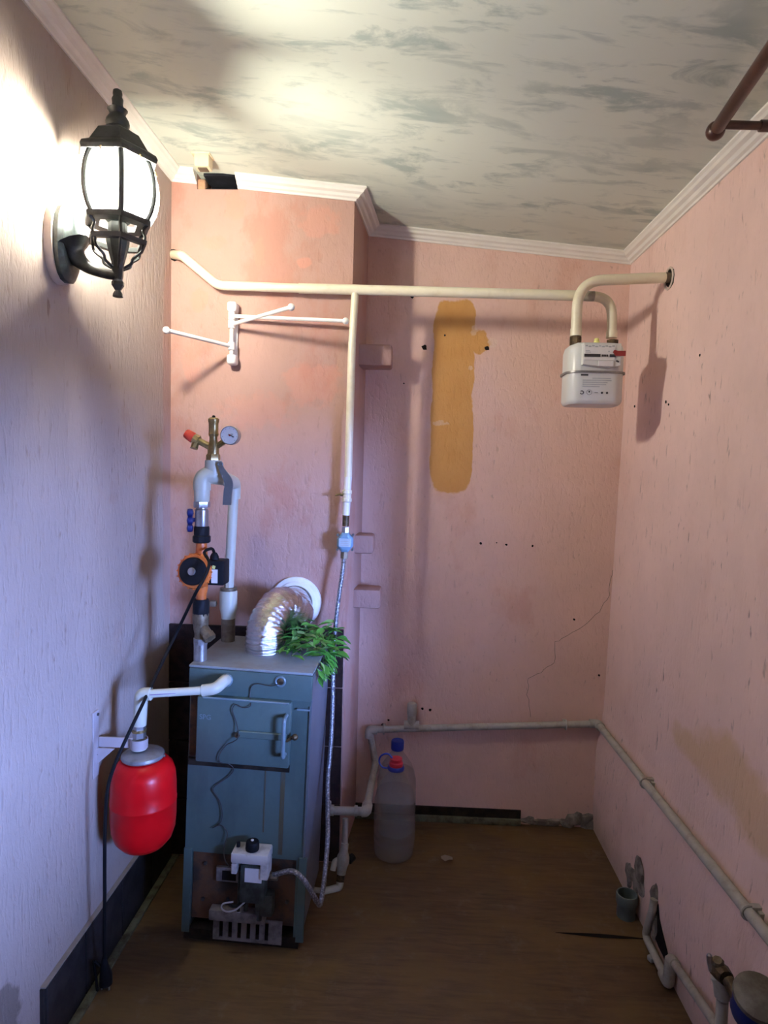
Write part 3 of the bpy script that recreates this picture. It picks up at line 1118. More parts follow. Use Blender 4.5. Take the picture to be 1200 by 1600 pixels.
zsm = onY(926, 581, 1.93).z
ztp = onY(926, 533, 1.93).z
zbt = mb_.z
MY = 1.99
b = MB()
b.ring_loft([rrect(mx, MY, MW, MD, .038, zsm + .002), rrect(mx, MY, MW, MD, .038, ztp - .024), rrect(mx, MY, MW - .008, MD - .008, .036, ztp - .010),
             rrect(mx, MY, MW - .028, MD - .026, .030, ztp - .002), rrect(mx, MY, MW - .06, MD - .05, .02, ztp)])
b.build('upper_shell', M_METER, meter)
b = MB()
b.ring_loft([rrect(mx, MY, MW - .016, MD - .014, .032, zbt), rrect(mx, MY, MW - .006, MD - .006, .037, zbt + .004), rrect(mx, MY, MW, MD, .038, zbt + .012), rrect(mx, MY, MW, MD, .038, zsm - .002)])
b.build('lower_shell', M_METER, meter)
b = MB().ring_loft([rrect(mx, MY, MW + .012, MD + .010, .043, zsm - .0028), rrect(mx, MY, MW + .012, MD + .010, .043, zsm + .0028)])
b.build('seam_flange', M_METERSEAM, meter)
fy = MY - MD / 2
for px, nm in ((900, 0), (956, 1)):
    q = c0 if nm == 0 else ce
    zz = ztp
    MB().cyl((q.x, q.y if nm == 0 else 2.0, zz - .006), (q.x, q.y if nm == 0 else 2.0, zz + .018), .0175, n=8).build('union_nut', M_RUST, meter)
MB().lathe([(.009, 0), (.009, .010), (.007, .012), (.007, .018), (.002, .020)], (mx + .003, fy + .04, ztp - .003), n=12).build('plug_cap', M_YELLOWCAP, meter)


def mfx(px):
    return onY(px, 560, fy).x


def mfz(py):
    return onY(926, py, fy).z


# register housing
b = MB()
b.ring_loft([[Vector((mfx(a), fy - y_, mfz(c_))) for a, c_ in ((910 - s, 537), (968, 537), (968, 571), (950, 575 + s), (910 - s, 570 + s))] for y_, s in ((-.01, 2), (.008, 1), (.011, 0))])
reg = b.build('register_housing', M_METER, meter)
MB().box(((mfx(911) + mfx(959)) / 2, fy - .0115, (mfz(540) + mfz(564)) / 2), (mfx(959) - mfx(911), .002, mfz(540) - mfz(564)), bevel=.0005, seg=1).build('dial_plate', M_LABEL, reg)
MB().box(((mfx(911) + mfx(936)) / 2, fy - .013, mfz(556.5)), (mfx(936) - mfx(911), .0015, .0085)).build('counter_band', M_PRINT, reg)
for k in range(4):
    MB().box((mfx(939 + k * 2.6), fy - .013, mfz(556.5)), (.0036, .0015, .006)).build('counter_digit', M_PRINT, reg)
MB().box((mfx(955), fy - .013, mfz(556.5)), (.017, .0015, .0085)).build('counter_band', M_PRINT, reg)
b = MB()
for k in range(9):
    b.box((mfx(914 + k * 5.2), fy - .0128, mfz(541.5 + (k % 2))), (.0075, .001, .004))
b.box((mfx(916), fy - .0128, mfz(549)), (.012, .001, .002))
b.box((mfx(917), fy - .0128, mfz(551.5)), (.014, .001, .002))
b.box((mfx(949), fy - .0128, mfz(550)), (.004, .001, .004))
b.build('dial_print', M_PRINTGREY, reg)
MB().box(((mfx(933) + mfx(957)) / 2, fy - .0135, mfz(569)), (mfx(957) - mfx(933), .003, .0165), Euler((0, 0, .05)).to_matrix(), .001, 1).build('paper_seal', M_LABEL, reg)
b = MB()
b.prism([(mfx(955), fy - .016, mfz(551)), (mfx(957), fy - .016, mfz(547.5)), (mfx(963), fy - .016, mfz(549)), (mfx(975), fy - .014, mfz(548.5)), (mfx(975), fy - .014, mfz(556.5)),
         (mfx(959), fy - .016, mfz(556.5))], (0, .004, 0))
b.build('red_seal_tag', M_REDTAG, reg)
MB().box((mfx(963), fy - .0125, mfz(565)), (.008, .003, .004), Euler((0, .5, 0)).to_matrix()).build('seal_wire', M_PRINT, reg)
b = MB()
b.box((mfx(914.5), fy - .0006, mfz(586)), (.0215, .0012, .0048))
b.build('printed_name', M_PRINT, meter)
b = MB()
for k, (a, c_) in enumerate(((927, 956), (912, 957), (912, 951), (912, 949), (912, 939))):
    b.box(((mfx(a) + mfx(c_)) / 2, fy - .0005, mfz(591 + k * 3.2)), (mfx(c_) - mfx(a), .001, .0028))
b.build('printed_lines', M_PRINTGREY, meter)
b = MB()
b.torus((mfx(911.5), fy - .0006, mfz(613.5)), (0, 1, 0), .0046, .0014, 12, 5, .7, 2 * PI - .3)
b.torus((mfx(923), fy - .0006, mfz(613)), (0, 1, 0), .0075, .0004, 14, 4)
b.box((mfx(923), fy - .0006, mfz(612)), (.004, .0012, .005))
b.box((mfx(934), fy - .0006, mfz(613.5)), (.010, .0008, .0012))
b.lathe([(.0034, 0), (.0034, .001)], (mfx(943), fy - .001, mfz(613.5)), (0, 1, 0), 8)
b.lathe([(.0034, 0), (.0034, .001)], (mfx(951), fy - .001, mfz(613.5)), (0, 1, 0), 8)
b.build('printed_marks', M_PRINT, meter)

# ------------------------------------------------------------------ clothes drier on the breast
pA = onY(367, 520, YC)
dr = thing('drying_rack', 'white wall-mounted drying rack with three swivel arms ending in balls', 'drying rack', pA)
zt, zb2 = onY(368, 470, 2.04).z, onY(367, 571, 2.04).z
b = MB()
b.box((pA.x, YC - .006, (zt + zb2) / 2), (.024, .012, zt - zb2 - .01), bevel=.004)
b.build('back_plate', M_WHITEP, dr)
for pyc, s in ((480, 1), (562, -1)):
    zz = onY(367, pyc, 2.03).z
    b = MB()
    b.box((pA.x, 2.036, zz), (.030, .044, .032), bevel=.009, seg=3)
    b.build('end_cap', M_WHITEP, dr)
MB().cyl((pA.x, 2.022, zb2 + .03), (pA.x, 2.022, zt - .03), .006, n=10).build('pivot_rod', M_WHITEP, dr)
for (px0, py0, px1, py1, yt) in ((372, 494, 540, 501.5, 2.005), (372, 507, 455, 480, 1.84), (362, 541, 260, 516, 1.81)):
    a_ = onY(px0, py0, 2.022)
    e_ = onY(px1, py1, yt)
    a_ = Vector((pA.x, 2.022, a_.z))
    arm = MB().tube([a_, e_], .0058, 10).build('arm', M_WHITEP, dr)
    MB().sphere(e_, .0105, 12, 8).build('ball', M_WHITEP, arm)
    MB().cyl(a_ - Vector((0, 0, .012)), a_ + Vector((0, 0, .012)), .011, n=12).build('swivel', M_WHITEP, arm)

# ------------------------------------------------------------------ boiler
BR = (-.427, 1.82, .006)
BROT = (0, math.radians(1.6), math.radians(-1.2))
boil = thing('gas_boiler', 'tall blue-grey steel floor boiler with hinged door and rusty burner opening', 'boiler', BR, BROT)
BWi, BD, BH = .330, .300, .768
BI = WM[boil].inverted()


def bl(px, py, y=1.67):
    v = BI @ onY(px, py, y)
    return v.x, v.z


fyb = -BD / 2
xl_, xr_ = -BWi / 2, BWi / 2
b = MB()
# casing: two sides, back, front below and above the burner opening, floor pan
zb_open = bl(380, 1337)[1]
zbot = .030
b.box((xl_ + .010, 0, (BH + zbot) / 2), (.020, BD, BH - zbot))
b.box((xr_ - .010, 0, (BH + zbot) / 2), (.020, BD, BH - zbot))
b.box((0, BD / 2 - .005, (BH + zbot) / 2), (BWi - .04, .010, BH - zbot))
b.box((0, fyb + .006, (BH + zb_open) / 2), (BWi - .04, .012, BH - zb_open))
b.build('casing', M_BOILER, boil, True)
b = MB()
b.box((0, -.004, BH + .004), (BWi + .006, BD + .012, .008), bevel=.003)
b.build('top_plate', M_BOILERTOP, boil, True)
MB().box((xr_ + .001, 0, (BH + zbot) / 2), (.003, BD - .004, BH - zbot - .006)).build('lit_side_panel', plain('lit_side_paint', (0.15, 0.165, 0.19), 0.35, 0.1, 0.1, 8), boil, True)  # lighter sheet: window light on the boiler's side put into its colour
z_band = bl(380, 1087)[1]
b = MB()
b.box((0.001, fyb - .006, (BH + z_band) / 2), (BWi + .004, .012, BH - z_band), bevel=.003)
b.build('upper_panel', M_BOILER, boil, True)
xs = bl(483, 1150)[0]
MB().box((xs, fyb - .0015, BH / 2 - .02), (.003, .004, BH - .13)).build('side_fold', M_GREYLEVER, boil, True)
MB().box(((bl(465, 1108)[0] + xs) / 2, fyb - .004, bl(473, 1107)[1]), (xs - bl(465, 1108)[0], .008, .005)).build('door_stop', M_BOILERTRIM, boil, True)
# dark hinge gap and door
dx0, dz0 = bl(310, 1183)
dx1, dz1 = bl(459, 1092)
MB().box(((xl_ + dx0) / 2 + .001, fyb - .002, (dz0 + dz1) / 2 + .004), (dx0 - xl_ - .004, .006, dz1 - dz0 - .006)).build('hinge_gap', M_RUSTPANEL, boil, True)
MB().box(((xl_ + dx1) / 2, fyb - .002, dz0 - .012), (dx1 - xl_ - .004, .005, .020)).build('door_shadow_strip', M_BASE_SHADE, boil, True)  # dark strip painting the shadow line under the door
b = MB()
b.box(((dx0 + dx1) / 2, fyb - .018, (dz0 + dz1) / 2), (dx1 - dx0, .024, dz1 - dz0), bevel=.005)
door = b.build('door', M_BOILER, boil, True)
fd = fyb - .030
hz = bl(410, 1141)[1]
MB().box(((bl(378, 1140)[0] + bl(452, 1142)[0]) / 2, fd - .003, hz), (bl(452, 1142)[0] - bl(378, 1140)[0], .008, .019), bevel=.002, seg=1).build('latch_bar', M_BOILER, door, True)
hx_ = bl(450.5, 1140)[0]
hz0, hz1 = bl(450, 1172)[1], bl(450, 1108)[1]
b = MB()
b.tube(fillet([(hx_, fd, hz1 - .004), (hx_, fd - .028, hz1 - .004), (hx_, fd - .028, hz0 + .004), (hx_, fd, hz0 + .004)], .01, 5), .0052, 8)
b.build('handle', M_BOILERTRIM, door, True)
b = MB()
b.tube([(hx_ + .004, fd - .002, hz - .010), (hx_ + .020, fd - .006, hz + .004), (hx_ + .026, fd - .008, hz + .006)], .0045, 8)
b.sphere((hx_ + .026, fd - .008, hz + .005), .009, 8, 6)
b.build('latch_catch', M_RUST, door, True)
MB().lathe([(.007, 0), (.007, .005), (.003, .006)], (bl(377, 1142)[0], fd - .006, hz - .002), (0, -1, 0), 8).build('rivet', M_RUST, door, True)
MB().box(((dx0 + dx1) / 2 + .004, fyb - .029, dz1 - .002), (dx1 - dx0 - .02, .006, .005), bevel=.002, seg=1).build('door_lip', M_BOILERTRIM, door, True)
fc = bpy.data.curves.new('boiler_text', 'FONT')
fc.body = 'SPG'
fc.size = .019
fc.extrude = .0015
fo = bpy.data.objects.new('tmp_text', fc)
COL.objects.link(fo)
bpy.context.view_layer.update()
me = bpy.data.meshes.new_from_object(fo)
bpy.data.objects.remove(fo)
bpy.data.curves.remove(fc)
me.transform(Matrix.Translation((bl(317, 1113)[0], fd + .0005, bl(317, 1117)[1])) @ Euler((PI / 2, 0, 0)).to_matrix().to_4x4())
me.materials.clear()
me.materials.append(M_BOILERTRIM)
eo = bpy.data.objects.new('embossed_letters', me)
COL.objects.link(eo)
eo.parent = door
# rust streak running down the front
for px, wdt, p0, p1 in ((444, .012, 1188, 1335), (416, .004, 1190, 1300)):
    x_, zt_ = bl(px, p0)
    _, zb_ = bl(px, p1)
    MB().box((x_, fyb - .0004, (zt_ + zb_) / 2), (wdt, .0012, zt_ - zb_)).build('rust_streak', M_STREAK, boil, True)
# port with capillary
qx, qz = bl(440, 1062)
b = MB()
b.torus((qx, fyb - .013, qz), (0, 1, 0), .0125, .0035, 16, 6)
b.build('sensor_port', M_BOILERTRIM, boil, True)
MB().lathe([(.012, 0), (.010, .008), (.005, .010)], (qx, fyb - .006, qz), (0, -1, 0), 12).build('sensor_plug', M_RUST, boil, True)
wp = [(438, 1064, .022), (425, 1068, .016), (405, 1065, .014), (395, 1070, .014), (393, 1085, .014), (397, 1095, .034), (385, 1098, .034), (374, 1093, .034), (369, 1103, .034), (375, 1120, .034),
      (380, 1140, .044), (372, 1148, .044), (360, 1155, .034), (349, 1170, .034), (350, 1182, .034), (358, 1190, .010), (366, 1200, .004), (358, 1212, .004), (338, 1226, .004), (334, 1235, .004),
      (344, 1250, .004), (348, 1270, .004), (345, 1284, .004), (333, 1292, .006), (345, 1287, .006), (353, 1293, .006), (357, 1302, .008), (352, 1320, .012), (358, 1335, .03), (372, 1345, .04)]
MB().tube(spline([(bl(a, c_)[0], fyb - y_ - .002, bl(a, c_)[1]) for a, c_, y_ in wp], 3), .0014, 5).build('capillary_wire', M_WIRE, boil, True)
# burner bay
ox0 = bl(298, 1400)[0]
ox1 = bl(468, 1400)[0]
oz0 = bl(380, 1470)[1]
MB().box((ox0 - .012, fyb - .002, (zb_open + zbot) / 2), (.022, .006, zb_open - zbot + .02), bevel=.001, seg=1).build('corner_post', M_BOILER, boil, True)
MB().box((ox1 + .006, fyb - .002, (zb_open + zbot) / 2), (.022, .006, zb_open - zbot + .02), bevel=.001, seg=1).build('corner_post', M_BOILER, boil, True)
MB().box(((ox0 + ox1) / 2, fyb + .012, (zb_open + .05) / 2 + .01), (ox1 - ox0, .006, zb_open - .04)).build('burner_panel', M_RUSTPANEL, boil, True)
MB().box((0, fyb + .012, .016), (BWi - .01, .03, .03)).build('plinth', M_BASE_SHADE, boil, True)
MB().box((0, .01, .012), (BWi - .02, BD - .02, .024)).build('base_pan', M_BASE_SHADE, boil, True)


def fbox(name, pa, pb, y0, y1, mat, parent=boil, bevel=.002):
    xa_, za_ = bl(*pa)
    xb2, zb3 = bl(*pb)
    return MB().box(((xa_ + xb2) / 2, fyb - (y0 + y1) / 2, (za_ + zb3) / 2), (abs(xb2 - xa_), abs(y1 - y0), abs(zb3 - za_)), bevel=bevel, seg=1 if bevel < .003 else 2).build(name, mat, parent, True)


# viewing window frame, burner plate, slotted grille
vw = fbox('inspection_frame', (338, 1354), (374, 1379), -.008, .004, M_BURNER)
fbox('inspection_pane', (348, 1359), (369, 1375), .003, .005, M_BLACK_HOLE, vw, 0)
for px, py in ((319, 1352), (315, 1408), (448, 1411)):
    x_, z_ = bl(px, py)
    MB().lathe([(.0055, 0), (.005, .005), (.002, .006)], (x_, fyb - (-.009), z_), (0, -1, 0), 8).build('bolt', M_WIRE, boil, True)
fbox('burner_plate', (330, 1414), (416, 1437), -.006, .022, M_BURNER, boil, .003)
gx0, gz0 = bl(333, 1465)
gx1, gz1 = bl(442, 1438)
b = MB()
n_sl = 6
sx = [bl(346 + k * 14.3, 1450)[0] for k in range(n_sl)]
hw = .0052
edges = [gx0] + [v for x_ in sx for v in (x_ - hw, x_ + hw)] + [gx1]
zc0, zc1 = gz0 + .008, gz1 - .005
for i in range(0, len(edges), 2):
    b.box(((edges[i] + edges[i + 1]) / 2, fyb - .004, (gz0 + gz1) / 2), (edges[i + 1] - edges[i], .005, gz1 - gz0))
for x_ in sx:
    b.box((x_, fyb - .004, (gz0 + zc0) / 2), (2 * hw, .005, zc0 - gz0))
    b.box((x_, fyb - .004, (gz1 + zc1) / 2), (2 * hw, .005, gz1 - zc1))
b.build('slotted_grille', M_BURNER, boil, True)
# gas control block
gv = fbox('gas_control', (371, 1312), (427, 1332), .004, .062, M_GASVALVE, boil, .005)
fbox('control_leg', (371, 1330), (379, 1346), .010, .058, M_GASVALVE, gv, .002)
fbox('control_leg', (415, 1330), (426, 1355), .010, .058, M_GASVALVE, gv, .002)
fbox('paper_label', (391, 1338), (416, 1361), .050, .052, M_LABEL, gv, 0)
kx_, kz_ = bl(400.5, 1312)
MB().lathe([(.0175, -.002), (.0185, .002), (.0175, .018), (.0155, .021), (.003, .022)], (kx_, fyb - .040, kz_), n=20).build('control_knob', M_BLACKP, gv, True)
MB().lathe([(.004, .0225), (.004, .024)], (kx_ - .001, fyb - .040, kz_), n=10).build('knob_mark', M_LABEL, gv, True)
k2, z2 = bl(378, 1311)
MB().cyl((k2, fyb - .034, z2), (k2, fyb - .034, z2 + .011), .0052, n=10).build('igniter_button', M_BLACKP, gv, True)
fbox('valve_casting', (383, 1334), (419, 1396), .004, .048, M_GREENBRASS, gv, .006)
fbox('valve_casting', (404, 1384), (430, 1420), .004, .036, M_GREENBRASS, gv, .006)
xx, zz = bl(425, 1357)
MB().cyl((xx - .03, fyb - .030, zz), (xx + .006, fyb - .030, zz), .011, n=6).build('inlet_nut', M_RUST, gv, True)
b = MB()
x1_, z1_ = bl(389, 1390)
b.cyl((x1_, fyb - .026, z1_), (x1_, fyb - .026, bl(389, 1412)[1]), .006, n=10)
b.cyl((bl(380, 1345)[0], fyb - .030, bl(380, 1345)[1]), (bl(380, 1345)[0], fyb - .030, bl(380, 1412)[1]), .0045, n=8)
b.cyl((bl(411, 1390)[0], fyb - .030, bl(411, 1390)[1]), (bl(411, 1390)[0], fyb - .030, bl(411, 1425)[1]), .007, n=10)
b.build('burner_tubes', M_GREENBRASS, gv, True)
lp = [(372, 1392), (357, 1395), (354, 1402), (362, 1407), (374, 1405), (381, 1400), (390, 1392)]
MB().tube(spline([(bl(a, c_)[0], fyb - .045, bl(a, c_)[1]) for a, c_ in lp], 5), .0022, 6).build('pilot_tube', M_LOOP, gv, True)
lp = [(362, 1388), (368, 1400), (385, 1398), (396, 1385), (392, 1370)]
MB().tube(spline([(bl(a, c_)[0], fyb - .040, bl(a, c_)[1]) for a, c_ in lp], 5), .004, 6).build('ignition_lead', M_BLACKP, gv, True)
ZT = BH + .008       # boiler top in local space


def on_top(px, py):
    """point of the boiler's top plate seen at a pixel (world)"""
    d = ray(px, py)
    n = (WM[boil].to_3x3() @ Vector((0, 0, 1)))
    p0 = WM[boil] @ Vector((0, 0, ZT))
    return CAM + d * ((p0 - CAM).dot(n) / d.dot(n))


# ------------------------------------------------------------------ flue
fb = on_top(413, 1017)
fe = onY(462, 940, YC)
flue = thing('flue_duct', 'silver foil flue elbow from the boiler top into the chimney breast', 'duct', fb)
path = spline([fb, fb + Vector((.000, .000, .045)), fb + Vector((.006, .024, .088)), fb + Vector((.032, .082, .122)), fb + Vector((.064, .150, fe.z - fb.z - .022)),
               Vector((fe.x, YC - .04, fe.z)), Vector((fe.x + .004, YC + .005, fe.z))], 12)
rr = []
for i, p in enumerate(path):
    s = i / (len(path) - 1)
    rr.append(.0535 + .0022 * math.sin(i * 2.4) * (.4 + .6 * math.sin(PI * min(1, s * 1.3))) + .003 * mnoise.noise(p * 30))
b = MB()
b.tube(path, rr, 32)
for v in b.bm.verts:
    v.co += v.co.normalized() * .0022 * mnoise.noise(v.co * 42) + Vector((1, 0, 0)) * .0018 * mnoise.noise(v.co * 75)
b.build('foil_duct', M_FOIL, flue, angle=60)
b = MB()
b.lathe([(.054, 0), (.082, .0), (.084, .004), (.082, .010), (.070, .013), (.066, .018), (.058, .020), (.054, .018)], Vector((fe.x + .002, YC - .0005, fe.z)), (0, -1, 0), 40, cap=False)
b.build('wall_collar', M_WHITEP, flue)
MB().torus(Vector((fe.x + .002, YC - .018, fe.z)), (0, 1, 0), .0545, .003, 32, 6).build('clamp_ring', M_OLDSTEEL, flue)

# ------------------------------------------------------------------ bunch of herbs on the boiler
hb = on_top(478, 1018)
herb = thing('herb_bunch', 'bunch of fresh green leaves lying on the boiler top beside the flue', 'herbs', hb)
rnd = random.Random(11)
lm = bmesh.new()
L, Wd = 1.0, .36
prof = [(0, 0, 0), (.18, .16, .03), (.42, .5, .06), (.68, .40, .04), (.86, .18, -.02), (1, 0, -.10)]
cv = [lm.verts.new((x, 0, z - (.05 if 0 < i < 5 else 0))) for i, (x, y, z) in enumerate(prof)]
for sgn in (1, -1):
    ev = [lm.verts.new((x, sgn * y * Wd, z + .02)) for x, y, z in prof[1:-1]]
    seq = [cv[0]] + ev + [cv[-1]]
    for i in range(len(prof) - 1):
        q = [cv[i], cv[i + 1], seq[i + 1], seq[i]]
        u = []
        for v in q:
            if v not in u:
                u.append(v)
        lm.faces.new(u if sgn > 0 else list(reversed(u)))
for f in lm.faces:
    f.smooth = True
lme = []
for k, m in enumerate((M_LEAF, M_LEAF2)):
    me = bpy.data.meshes.new('leaf')
    lm.to_mesh(me)
    me.materials.append(m)
    lme.append(me)
lm.free()
ztop_w = hb.z
edge_x = (WM[boil] @ Vector((BWi / 2, 0, BH))).x
W0 = WM[herb].inverted()


def leaf(p, yaw, pitch, roll, s, k):
    o = bpy.data.objects.new('leaf', lme[k])
    COL.objects.link(o)
    o.parent = herb
    Mx = Matrix.Translation(p) @ Euler((roll, pitch, yaw), 'XYZ').to_matrix().to_4x4() @ Matrix.Diagonal((s, s, s, 1))
    o.matrix_local = W0 @ Mx
    return o


for i in range(190):
    u = rnd.random()
    if i < 140:      # the heap on top
        px = rnd.uniform(446, 524)
        base = on_top(px, rnd.uniform(1002, 1032))
        k = 1 - abs((px - 485) / 60) ** 2
        p = base + Vector((0, 0, .006 + rnd.random() * .062 * max(.15, k)))
        leaf(p, rnd.uniform(0, 2 * PI), rnd.uniform(-.35, .30), rnd.uniform(-.5, .5), rnd.uniform(.034, .062), 1 if rnd.random() < .16 else 0)
    else:           # hanging over the right edge
        yy = rnd.uniform(1.70, 1.92)
        p = Vector((edge_x + rnd.uniform(.002, .016), yy, ztop_w + rnd.uniform(-.032, .012)))
        leaf(p, rnd.uniform(-1.3, .9), rnd.uniform(.2, 1.2), rnd.uniform(-.6, .6), rnd.uniform(.032, .050), 1 if rnd.random() < .1 else 0)
for (a, c_) in (((448, 1022), (500, 1000)), ((455, 1028), (515, 1012)), ((470, 1010), (525, 1022))):
    p, q = on_top(*a), on_top(*c_)
    q.z += .03
    MB().tube(spline([p + Vector((0, 0, .006)), p.lerp(q, .5) + Vector((0, 0, .02)), q], 4), .002, 6).build('stem', M_STEM, herb)
leaf(onY(500, 975, 1.98), .2, -.15, .4, .06, 1)

# ------------------------------------------------------------------ riser: steel nipple, strainer, pump, valves
rb_ = on_top(313, 1031)
YP = rb_.y


def rp(px, py, y=None):
    return onY(px, py, YP if y is None else y)


def rz(py):
    return rp(315, py).z


RX = rp(314.5, 930).x
rbx = rb_.x
st = thing('pipe_strainer', 'dull brass angled strainer on a steel nipple standing on the boiler', 'strainer', rb_)
ax0 = Vector((rbx, YP, rb_.z))
ax1 = Vector((RX, YP, rz(935)))


def rpt(py):
    """point on the riser's axis at pixel row py"""
    z = rz(py)
    s = (z - ax0.z) / (ax1.z - ax0.z)
    return Vector((ax0.x + (ax1.x - ax0.x) * max(0, min(1, s)), YP, z))


def stack(prof, mat, name, parent, n=18):
    """lathe around the riser; prof = (radius in px, pixel row)"""
    k = YP / F
    o = rpt(prof[0][1])
    return MB().lathe([(r * k, rz(p) - rz(prof[0][1])) for r, p in prof], o, n=n).build(name, mat, parent)


stack([(10.5, 1033), (10.5, 1006), (9.5, 1005), (9.5, 996)], M_STEEL, 'nipple', st)
stack([(11.5, 1006), (11.5, 997), (9, 996)], M_STEEL, 'nipple_collar', st, 8)
stack([(10, 998), (9.5, 990), (11, 984), (12.5, 972), (13, 966), (13, 958)], M_OLDBRASS, 'body', st, 14)
q0 = rpt(976)
q1 = q0 + Vector((.026, -.016, -.026))
b = MB()
b.cyl(q0, q1, .0145, n=14)
b.build('branch', M_OLDBRASS, st)
MB().cyl(q1 - (q1 - q0) * .12, q1 + (q1 - q0) * .28, .0175, n=6).build('hex_cap', M_OLDBRASS, st)

pump = thing('circulation_pump', 'orange and black circulation pump mounted in the heating riser', 'pump', rpt(960))
stack([(12.5, 962), (13, 958), (13, 940), (11.5, 936)], M_BLACKP, 'lower_union', pump, 10)
stack([(8, 938), (8, 930), (10, 922), (11, 910), (11, 872), (9.5, 864), (9, 856), (8, 846)], M_ORANGE, 'flow_body', pump)
stack([(12, 848), (14, 846), (14, 838), (12, 836), (12, 824), (11, 822)], M_BLACKP, 'upper_union', pump, 10)
mc = rp(299, 893, YP - .055)
mo = rp(312, 892)
md = (mc - mo).normalized()
b = MB()
b.lathe([(.024, 0), (.042, .008), (.0475, .014), (.0475, .034), (.044, .042)], mo, md, 32)
hs = b.build('volute', M_ORANGE, pump)
for k in range(20):
    a = 2 * PI * k / 20
    x, y, ax = frame_of(md)
    pp = mo + md * .026 + (x * math.cos(a) + y * math.sin(a)) * .0478
    MB().cyl(pp - md * .012, pp + md * .012, .0022, n=6).build('cooling_rib', M_ORANGE, hs)
ln_ = (mc - mo).length
b = MB()
b.lathe([(.0375, 0), (.0375, .006), (.034, .011), (.027, .012), (.012, .010)], mo + md * .042, md, 32)
mf = b.build('motor_face', M_BLACKP, pump)
MB().lathe([(.0105, 0), (.0105, .005), (.008, .0065), (.001, .0065)], mo + md * .051, md, 18).build('vent_screw', M_STEEL, mf)
tb0, tb1 = rp(326, 914, YP - .03), rp(345, 876, YP - .03)
tbx = thing
b = MB().box(((tb0.x + tb1.x) / 2 + .004, YP - .008, (tb0.z + tb1.z) / 2), (tb1.x - tb0.x + .012, .055, tb1.z - tb0.z), bevel=.004)
tbo = b.build('terminal_box', M_BLACKP, pump)
fyt = YP - .0358
lb0, lb1 = onY(330, 911, fyt), onY(340, 890, fyt)
MB().box(((lb0.x + lb1.x) / 2, fyt, (lb0.z + lb1.z) / 2), (lb1.x - lb0.x, .0015, lb1.z - lb0.z)).build('rating_label', M_LABEL, tbo)
MB().box(((lb0.x + lb1.x) / 2 - .002, fyt, lb1.z + .006), (.008, .0015, .009), Euler((0, .3, 0)).to_matrix()).build('warning_label', M_YELLOWCAP, tbo)
gl0 = rp(335, 875, YP - .012)
MB().lathe([(.011, -.004), (.012, 0), (.012, .010), (.009, .016), (.006, .020)], gl0, n=12).build('cable_gland', M_BLACKP, tbo)

vl = thing('ball_valve', 'chrome ball valve with a blue butterfly handle above the pump', 'valve', rpt(823))
stack([(10, 823), (10.5, 821), (10.5, 797), (9, 795), (9, 792)], M_STEEL, 'body', vl)
stack([(12.5, 793), (13, 792), (13, 784), (11.5, 783)], M_STEEL, 'hex_nut', vl, 6)
hv = rp(297, 813, YP - .006)
b = MB()
b.cyl(rp(305, 812, YP - .006), rp(296, 813, YP - .006), .006, n=10)
for dz in (-.021, 0, .021):
    b.lathe([(.003, -.009), (.0105, -.006), (.0115, 0), (.0105, .006), (.003, .009)], hv + Vector((0, 0, dz)), (1, .3, 0), 12)
b.box(hv, (.010, .008, .042), bevel=.003)
b.build('butterfly_handle', M_BLUEH, vl)

bp = thing('bypass_pipe', 'white plastic bypass pipe looping from the boiler return to the riser', 'pipe', on_top(357, 1001))
r2 = on_top(358, 1001)
YR = r2.y
stack([(11, 784), (12, 782), (12.5, 768), (11.5, 764)], M_PPR, 'adapter', bp)
tt = rp(331, 742)                         # tee centre
te = onY(366, 756, YR)                    # back elbow
eb = Vector((rpt(764).x, YP, rz(766)))
MB().tube(fillet([eb, Vector((eb.x, YP, rz(744))), Vector((tt.x, YP + .01, rz(742)))], [0, .022, 0], 8), .0235, 18).build('elbow', M_PPR, bp)
b = MB()
b.tube([Vector((tt.x - .022, YP + .004, rz(742))), Vector((tt.x + .022, YP + .03, rz(745)))], .0225, 18)
b.cyl(Vector((tt.x, YP + .012, rz(742))), Vector((tt.x, YP + .012, rz(719))), .0225, n=18)
b.build('tee', M_PPR, bp)
MB().tube(fillet([Vector((tt.x + .018, YP + .028, rz(745))), te + Vector((0, 0, .002)), te - Vector((0.001, 0, .045))], [0, .022, 0], 8), .0200, 16).build('return_elbow', M_PPR, bp)
pb = onY(357, 925, YR)
MB().tube([te - Vector((.001, 0, .02)), pb], .0150, 16).build('straight_pipe', M_PPR, bp)
k = YR / F


def stack2(prof, mat, name, n=18):
    o = Vector((pb.x, YR, onY(358, prof[0][1], YR).z))
    z0_ = o.z
    return MB().lathe([(r * k, onY(358, p, YR).z - z0_) for r, p in prof], o, n=n).build(name, mat, bp)


stack2([(11, 1003), (11, 964), (10, 962)], M_OLDSTEEL, 'steel_nipple')
stack2([(11, 966), (12, 958), (13.5, 952), (14, 950), (14, 924), (12, 921)], M_PPR, 'union')
stack2([(13, 923), (13.2, 921), (13.2, 918), (6, 917)], M_OLDBRASS, 'gasket', 18)
MB().cyl(onY(354, 918, YR - .012), onY(354, 910, YR - .012), .008, n=6).build('lock_screw', M_OLDBRASS, bp)
MB().box(onY(333, 943, YR), (.022, .02, .018), bevel=.004).build('side_port', M_OLDSTEEL, bp)
